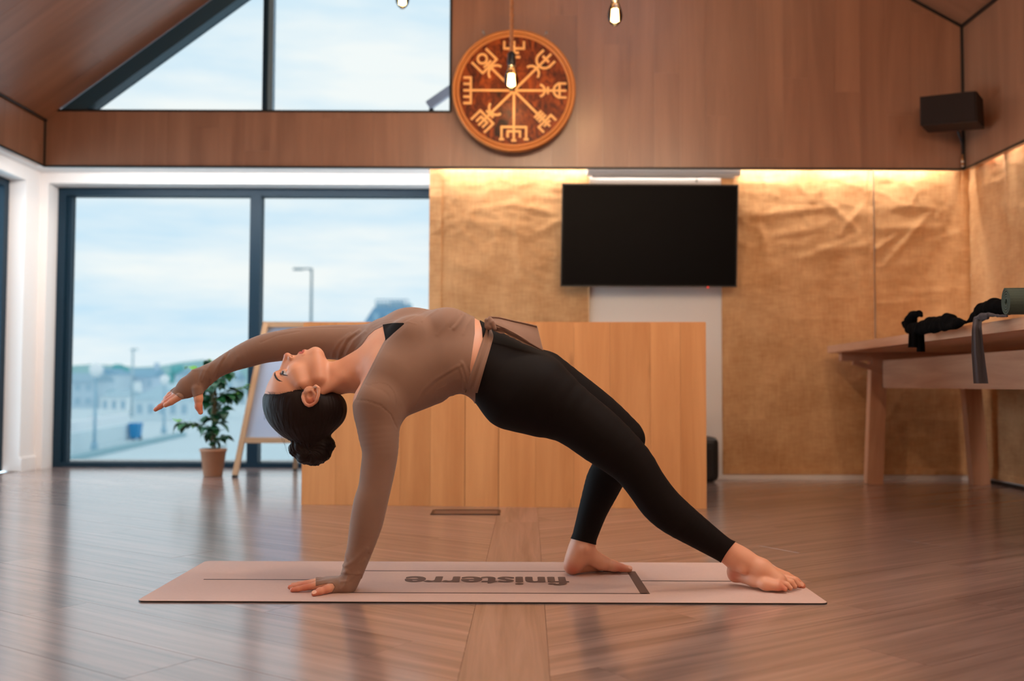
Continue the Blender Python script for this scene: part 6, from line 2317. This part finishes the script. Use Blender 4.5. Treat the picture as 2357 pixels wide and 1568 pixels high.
def hair_mat():
    m, nt, b = new_mat('dark_brown_hair')
    L = nt.links.new
    at = N(nt, 'ShaderNodeAttribute', attribute_name='strand')
    cb = N(nt, 'ShaderNodeCombineXYZ')
    tc = N(nt, 'ShaderNodeTexCoord')
    L(at.outputs['Fac'], cb.inputs[0])
    n1 = N(nt, 'ShaderNodeTexNoise', Scale=3.0, Detail=5.0, Roughness=0.7)
    L(cb.outputs[0], n1.inputs['Vector'])
    rp = N(nt, 'ShaderNodeValToRGB')
    rp.color_ramp.elements[0].position, rp.color_ramp.elements[0].color = 0.3, lin(13, 8, 8)
    rp.color_ramp.elements[1].position, rp.color_ramp.elements[1].color = 0.75, lin(42, 26, 22)
    L(n1.outputs['Fac'], rp.inputs[0])
    L(rp.outputs[0], b.inputs['Base Color'])
    b.inputs['Roughness'].default_value = 0.5
    b.inputs['Specular IOR Level'].default_value = 0.16
    bp = N(nt, 'ShaderNodeBump', Strength=0.5, Distance=0.001)
    L(n1.outputs['Fac'], bp.inputs['Height'])
    L(bp.outputs['Normal'], b.inputs['Normal'])
    return m


m_hair = hair_mat()
hair_o = fast_mesh('hair', HV2, HT2, m_hair, woman)
if len(hair_o.data.vertices) == len(st2):
    at_ = hair_o.data.attributes.new('strand', 'FLOAT', 'POINT')
    at_.data.foreach_set('value', st2.astype(np.float32))
# loose fly-away hairs along the outline
fly = bmesh.new()
FVs, FFs = [], []
rr = random.Random(5)
tt_ = [0, 0.2, 0.4, 0.6, 0.8, 1.0]
ox_, oy_ = [613, 605, 612, 640, 664, 700], [905, 930, 960, 991, 1040, 1067]
for k in range(44):
    t = rr.random() * 0.85
    t2 = t + rr.uniform(0.06, 0.14)
    Yk = hb + rr.uniform(-0.04, 0.04)
    a0 = P(np.interp(t, tt_, ox_) + 3, np.interp(t, tt_, oy_) - 2, Yk)
    dd3 = P(np.interp(t2, tt_, ox_) - rr.uniform(0, 4), np.interp(t2, tt_, oy_) + rr.uniform(0, 3), Yk) - a0
    pts = [a0, a0 + dd3 * 0.5 + np.array([rr.uniform(-.004, .004), 0, rr.uniform(-.004, .004)]), a0 + dd3 * rr.uniform(0.8, 1.4)]
    base = len(FVs)
    for p in pts:
        for q in ((0.00014, 0), (-0.00007, 0.00013), (-0.00007, -0.00013)):
            FVs.append(p + np.array([q[0], q[1], 0]))
    for i in range(2):
        for j in range(3):
            FFs.append((base + i * 3 + j, base + i * 3 + (j + 1) % 3, base + i * 3 + 3 + (j + 1) % 3, base + i * 3 + 3 + j))
fly.free()
tag(mesh_obj('flyaway_hair', FVs, FFs, m_hair, hair_o), kind='stuff')

# fine strands that soften the hairline
FVs, FFs = [], []
rr = random.Random(9)
for k in range(170):
    px = rr.uniform(613, 693)
    h0 = float(np.interp(px, [610, 640, 672, 688, 698, 704], [901, 903, 899, 889, 890, 900]))
    st = h0 - abs(rr.gauss(0, 0.9)) + 0.9
    sl_x = (717 - px) * 0.10 + rr.uniform(2, 9)
    ln_ = rr.uniform(8, 18)
    pts = []
    for q_ in range(4):
        t = q_ / 3
        p, n_ = hit(px + sl_x * t * ln_ / 14 + (2.2 if px > 680 else 0) * t, st + ln_ * t)
        if p is None:
            break
        over = max(0.0, st + ln_ * t - h0)
        pts.append(p + n_ * (0.0004 + min(0.0052, 0.00045 * over)))
    if len(pts) < 4:
        continue
    base = len(FVs)
    for q_, p in enumerate(pts):
        w_ = 0.00013 * (0.35 + q_ / 3)
        for dx_, dz_ in ((w_, 0), (-w_ / 2, w_), (-w_ / 2, -w_)):
            FVs.append(p + np.array([dx_, 0, dz_]))
    for i_ in range(3):
        for j_ in range(3):
            FFs.append((base + i_ * 3 + j_, base + i_ * 3 + (j_ + 1) % 3, base + i_ * 3 + 3 + (j_ + 1) % 3, base + i_ * 3 + 3 + j_))
if FVs:
    tag(mesh_obj('hairline_strands', FVs, FFs, m_hair, hair_o), kind='stuff')
# ================================================================== clothes on the table
def lump(name, nodes, mat, parent, h=0.003, noise=0.006, ki=0.02, seed=1, floor_z=None):
    f = Field()
    ps = []
    for seg in nodes:
        ps += [Cone(a[0], b[0], a[1], b[1]) for a, b in zip(seg[:-1], seg[1:])]
    f.add(ps, ki, 0)
    if floor_z is not None:
        lo, hi = f.bounds(0.05)
        f.sub([Half((0, 0, 1), floor_z, lo, (hi[0], hi[1], floor_z + 0.01))], 0, 0.002)
    lo, v = f.grid(h)
    V, Q = surface_nets(lo, v, h)
    n = vnormals(V, tri(Q))
    d = vnoise(V[:, 0] * 1.0 + V[:, 2] * 0.7 + 5, V[:, 1] + V[:, 2] * 0.5 + 5, seed, 26) + 0.5 * vnoise(V[:, 0] + 5 - V[:, 2], V[:, 1] - V[:, 2] + 5, seed + 1, 60)
    V = V + n * ((d - 0.8) * noise)[:, None]
    if floor_z is not None:
        V[:, 2] = np.where(V[:, 2] < floor_z + 0.012, np.maximum(V[:, 2], floor_z + 0.0006), V[:, 2])
    return fast_mesh(name, V, Q, mat, parent)


m_blk = cloth_mat('black_fleece', lin(7, 6, 7), 0.95, 0.0, 300, 0.5)
m_blk.node_tree.nodes['Principled BSDF'].inputs['Specular IOR Level'].default_value = 0.05
m_grey = cloth_mat('grey_scarf', lin(60, 54, 59), 0.9, 0.1, 260, 0.4)
te = lambda px: G(px, float(np.interp(px, [1905, 2357], [790, 722])), TZ1)      # point on the table's front edge
ty = lambda px: float(te(px)[1])
nd = lambda px, py, dy, r: (P(px, py, ty(px) + dy), r)
# black jacket bundle, lying right at the table's front edge
JN = lambda px, py, dy, r: (P(px, py, ty(px) + dy), r * (ty(px) + dy) / FPX)
jk = empty('jacket', 'crumpled black jacket on the table with sleeves hanging over the edge', 'jacket', tuple(float(c) for c in te(2130)))
lump('jacket_bundle', [[JN(2100, 758, .05, 14), JN(2125, 753, .05, 15), JN(2150, 748, .05, 15), JN(2180, 742, .05, 16), JN(2205, 742, .04, 10), JN(2222, 742, .03, 4)],
                       [JN(2178, 732, .06, 12), JN(2192, 735, .06, 12)], [JN(2140, 742, .06, 12), JN(2165, 738, .06, 10)],
                       [JN(2110, 764, .01, 8), JN(2150, 757, .01, 9), JN(2200, 750, .01, 8)]], m_blk, jk, seed=3, noise=0.005, ki=0.012)
lump('jacket_collar', [[JN(2094, 757, .08, 13), JN(2096, 738, .08, 14), JN(2101, 726, .08, 10), JN(2116, 721, .08, 6), JN(2121, 727, .08, 4)],
                       [JN(2081, 743, .10, 6), JN(2085, 752, .10, 7)]], m_blk, jk, seed=9, noise=0.006, ki=0.006)
for (xa2, xb2, ye_, ph) in ((2093, 2114, 800, 0.4), (2108, 2127, 810, 2.0)):
    V, Fc = [], []
    for i in range(14):
        t = i / 13
        for jj in range(9):
            s_ = jj / 8
            xx = xa2 + (xb2 - xa2) * s_ + (3 if ph > 1 else -2) * t
            Yq = ty(2110) - 0.018 + 0.03 * max(0, 0.2 - t) / 0.2 + 0.007 * math.sin(s_ * 7 + ph)
            V.append(P(xx, 758 + (ye_ - 758) * t, Yq))
    V = np.array(V)
    nn = len(V)
    for i in range(13):
        for jj in range(8):
            a = i * 9 + jj
            Fc += [(a, a + 9, a + 10, a + 1), (nn + a, nn + a + 1, nn + a + 10, nn + a + 9)]
        for jj in (0, 8):
            a = i * 9 + jj
            Fc.append((a, nn + a, nn + a + 9, a + 9))
    for jj in range(8):
        a = 13 * 9 + jj
        Fc.append((a, a + 1, nn + a + 1, nn + a))
    mesh_obj('jacket_sleeve', np.concatenate([V, V + np.array([0.002, 0.010, 0])]), Fc, m_blk, jk, True)
# black clothes heap with grey scarf
hpn = empty('clothes_heap', 'low heap of black clothes on the table beside the green roll', 'clothes', tuple(float(c) for c in te(2275)))
lump('clothes_bundle', [[JN(2226, 742, .05, 4), JN(2244, 730, .07, 11), JN(2264, 716, .08, 18), JN(2288, 708, .085, 21), JN(2308, 708, .085, 18), JN(2322, 714, .08, 12)],
                        [JN(2275, 701, .10, 9), JN(2295, 698, .10, 8), JN(2308, 703, .10, 8)]], m_blk, hpn, seed=13, noise=0.005, ki=0.012)
sc = empty('scarf', 'grey knotted scarf with one end hanging down over the table edge', 'scarf', tuple(float(c) for c in te(2255)))
ys = ty(2262)
lump('scarf_knot', [[JN(2246, 734, .0, 5), JN(2260, 728, -.005, 6.5), JN(2276, 724, -.005, 5), JN(2296, 727, -.003, 3.5), JN(2318, 728, -.003, 3)],
                    [JN(2258, 736, -.005, 5), JN(2274, 732, .0, 4)]], m_grey, sc, h=0.0016, noise=0.003, ki=0.006, seed=17)
V, Fc = [], []
nz_, nx_ = 30, 14
for i in range(nz_):
    t = i / (nz_ - 1)
    pyv = 735 + 148 * t
    xa_, xb_ = np.interp(t, [0, 0.15, 0.5, 1], [2240, 2237, 2236, 2241]), np.interp(t, [0, 0.15, 0.5, 1], [2260, 2260, 2265, 2275])
    for j in range(nx_):
        s = j / (nx_ - 1)
        Yv = ys - 0.035 + 0.05 * max(0, 0.12 - t) / 0.12 + 0.010 * math.sin(s * 11 + 0.6) * (1 - 0.5 * t)
        V.append(P(xa_ + (xb_ - xa_) * s, pyv, Yv))
V = np.array(V)
nn = len(V)
VV = np.concatenate([V, V + np.array([0.001, 0.003, 0])])
for i in range(nz_ - 1):
    for j in range(nx_ - 1):
        a = i * nx_ + j
        Fc += [(a, a + nx_, a + nx_ + 1, a + 1), (nn + a, nn + a + 1, nn + a + nx_ + 1, nn + a + nx_)]
    for j in (0, nx_ - 1):
        a = i * nx_ + j
        Fc.append((a, nn + a, nn + a + nx_, a + nx_))
mesh_obj('scarf_end', VV, Fc, m_grey, sc, True)
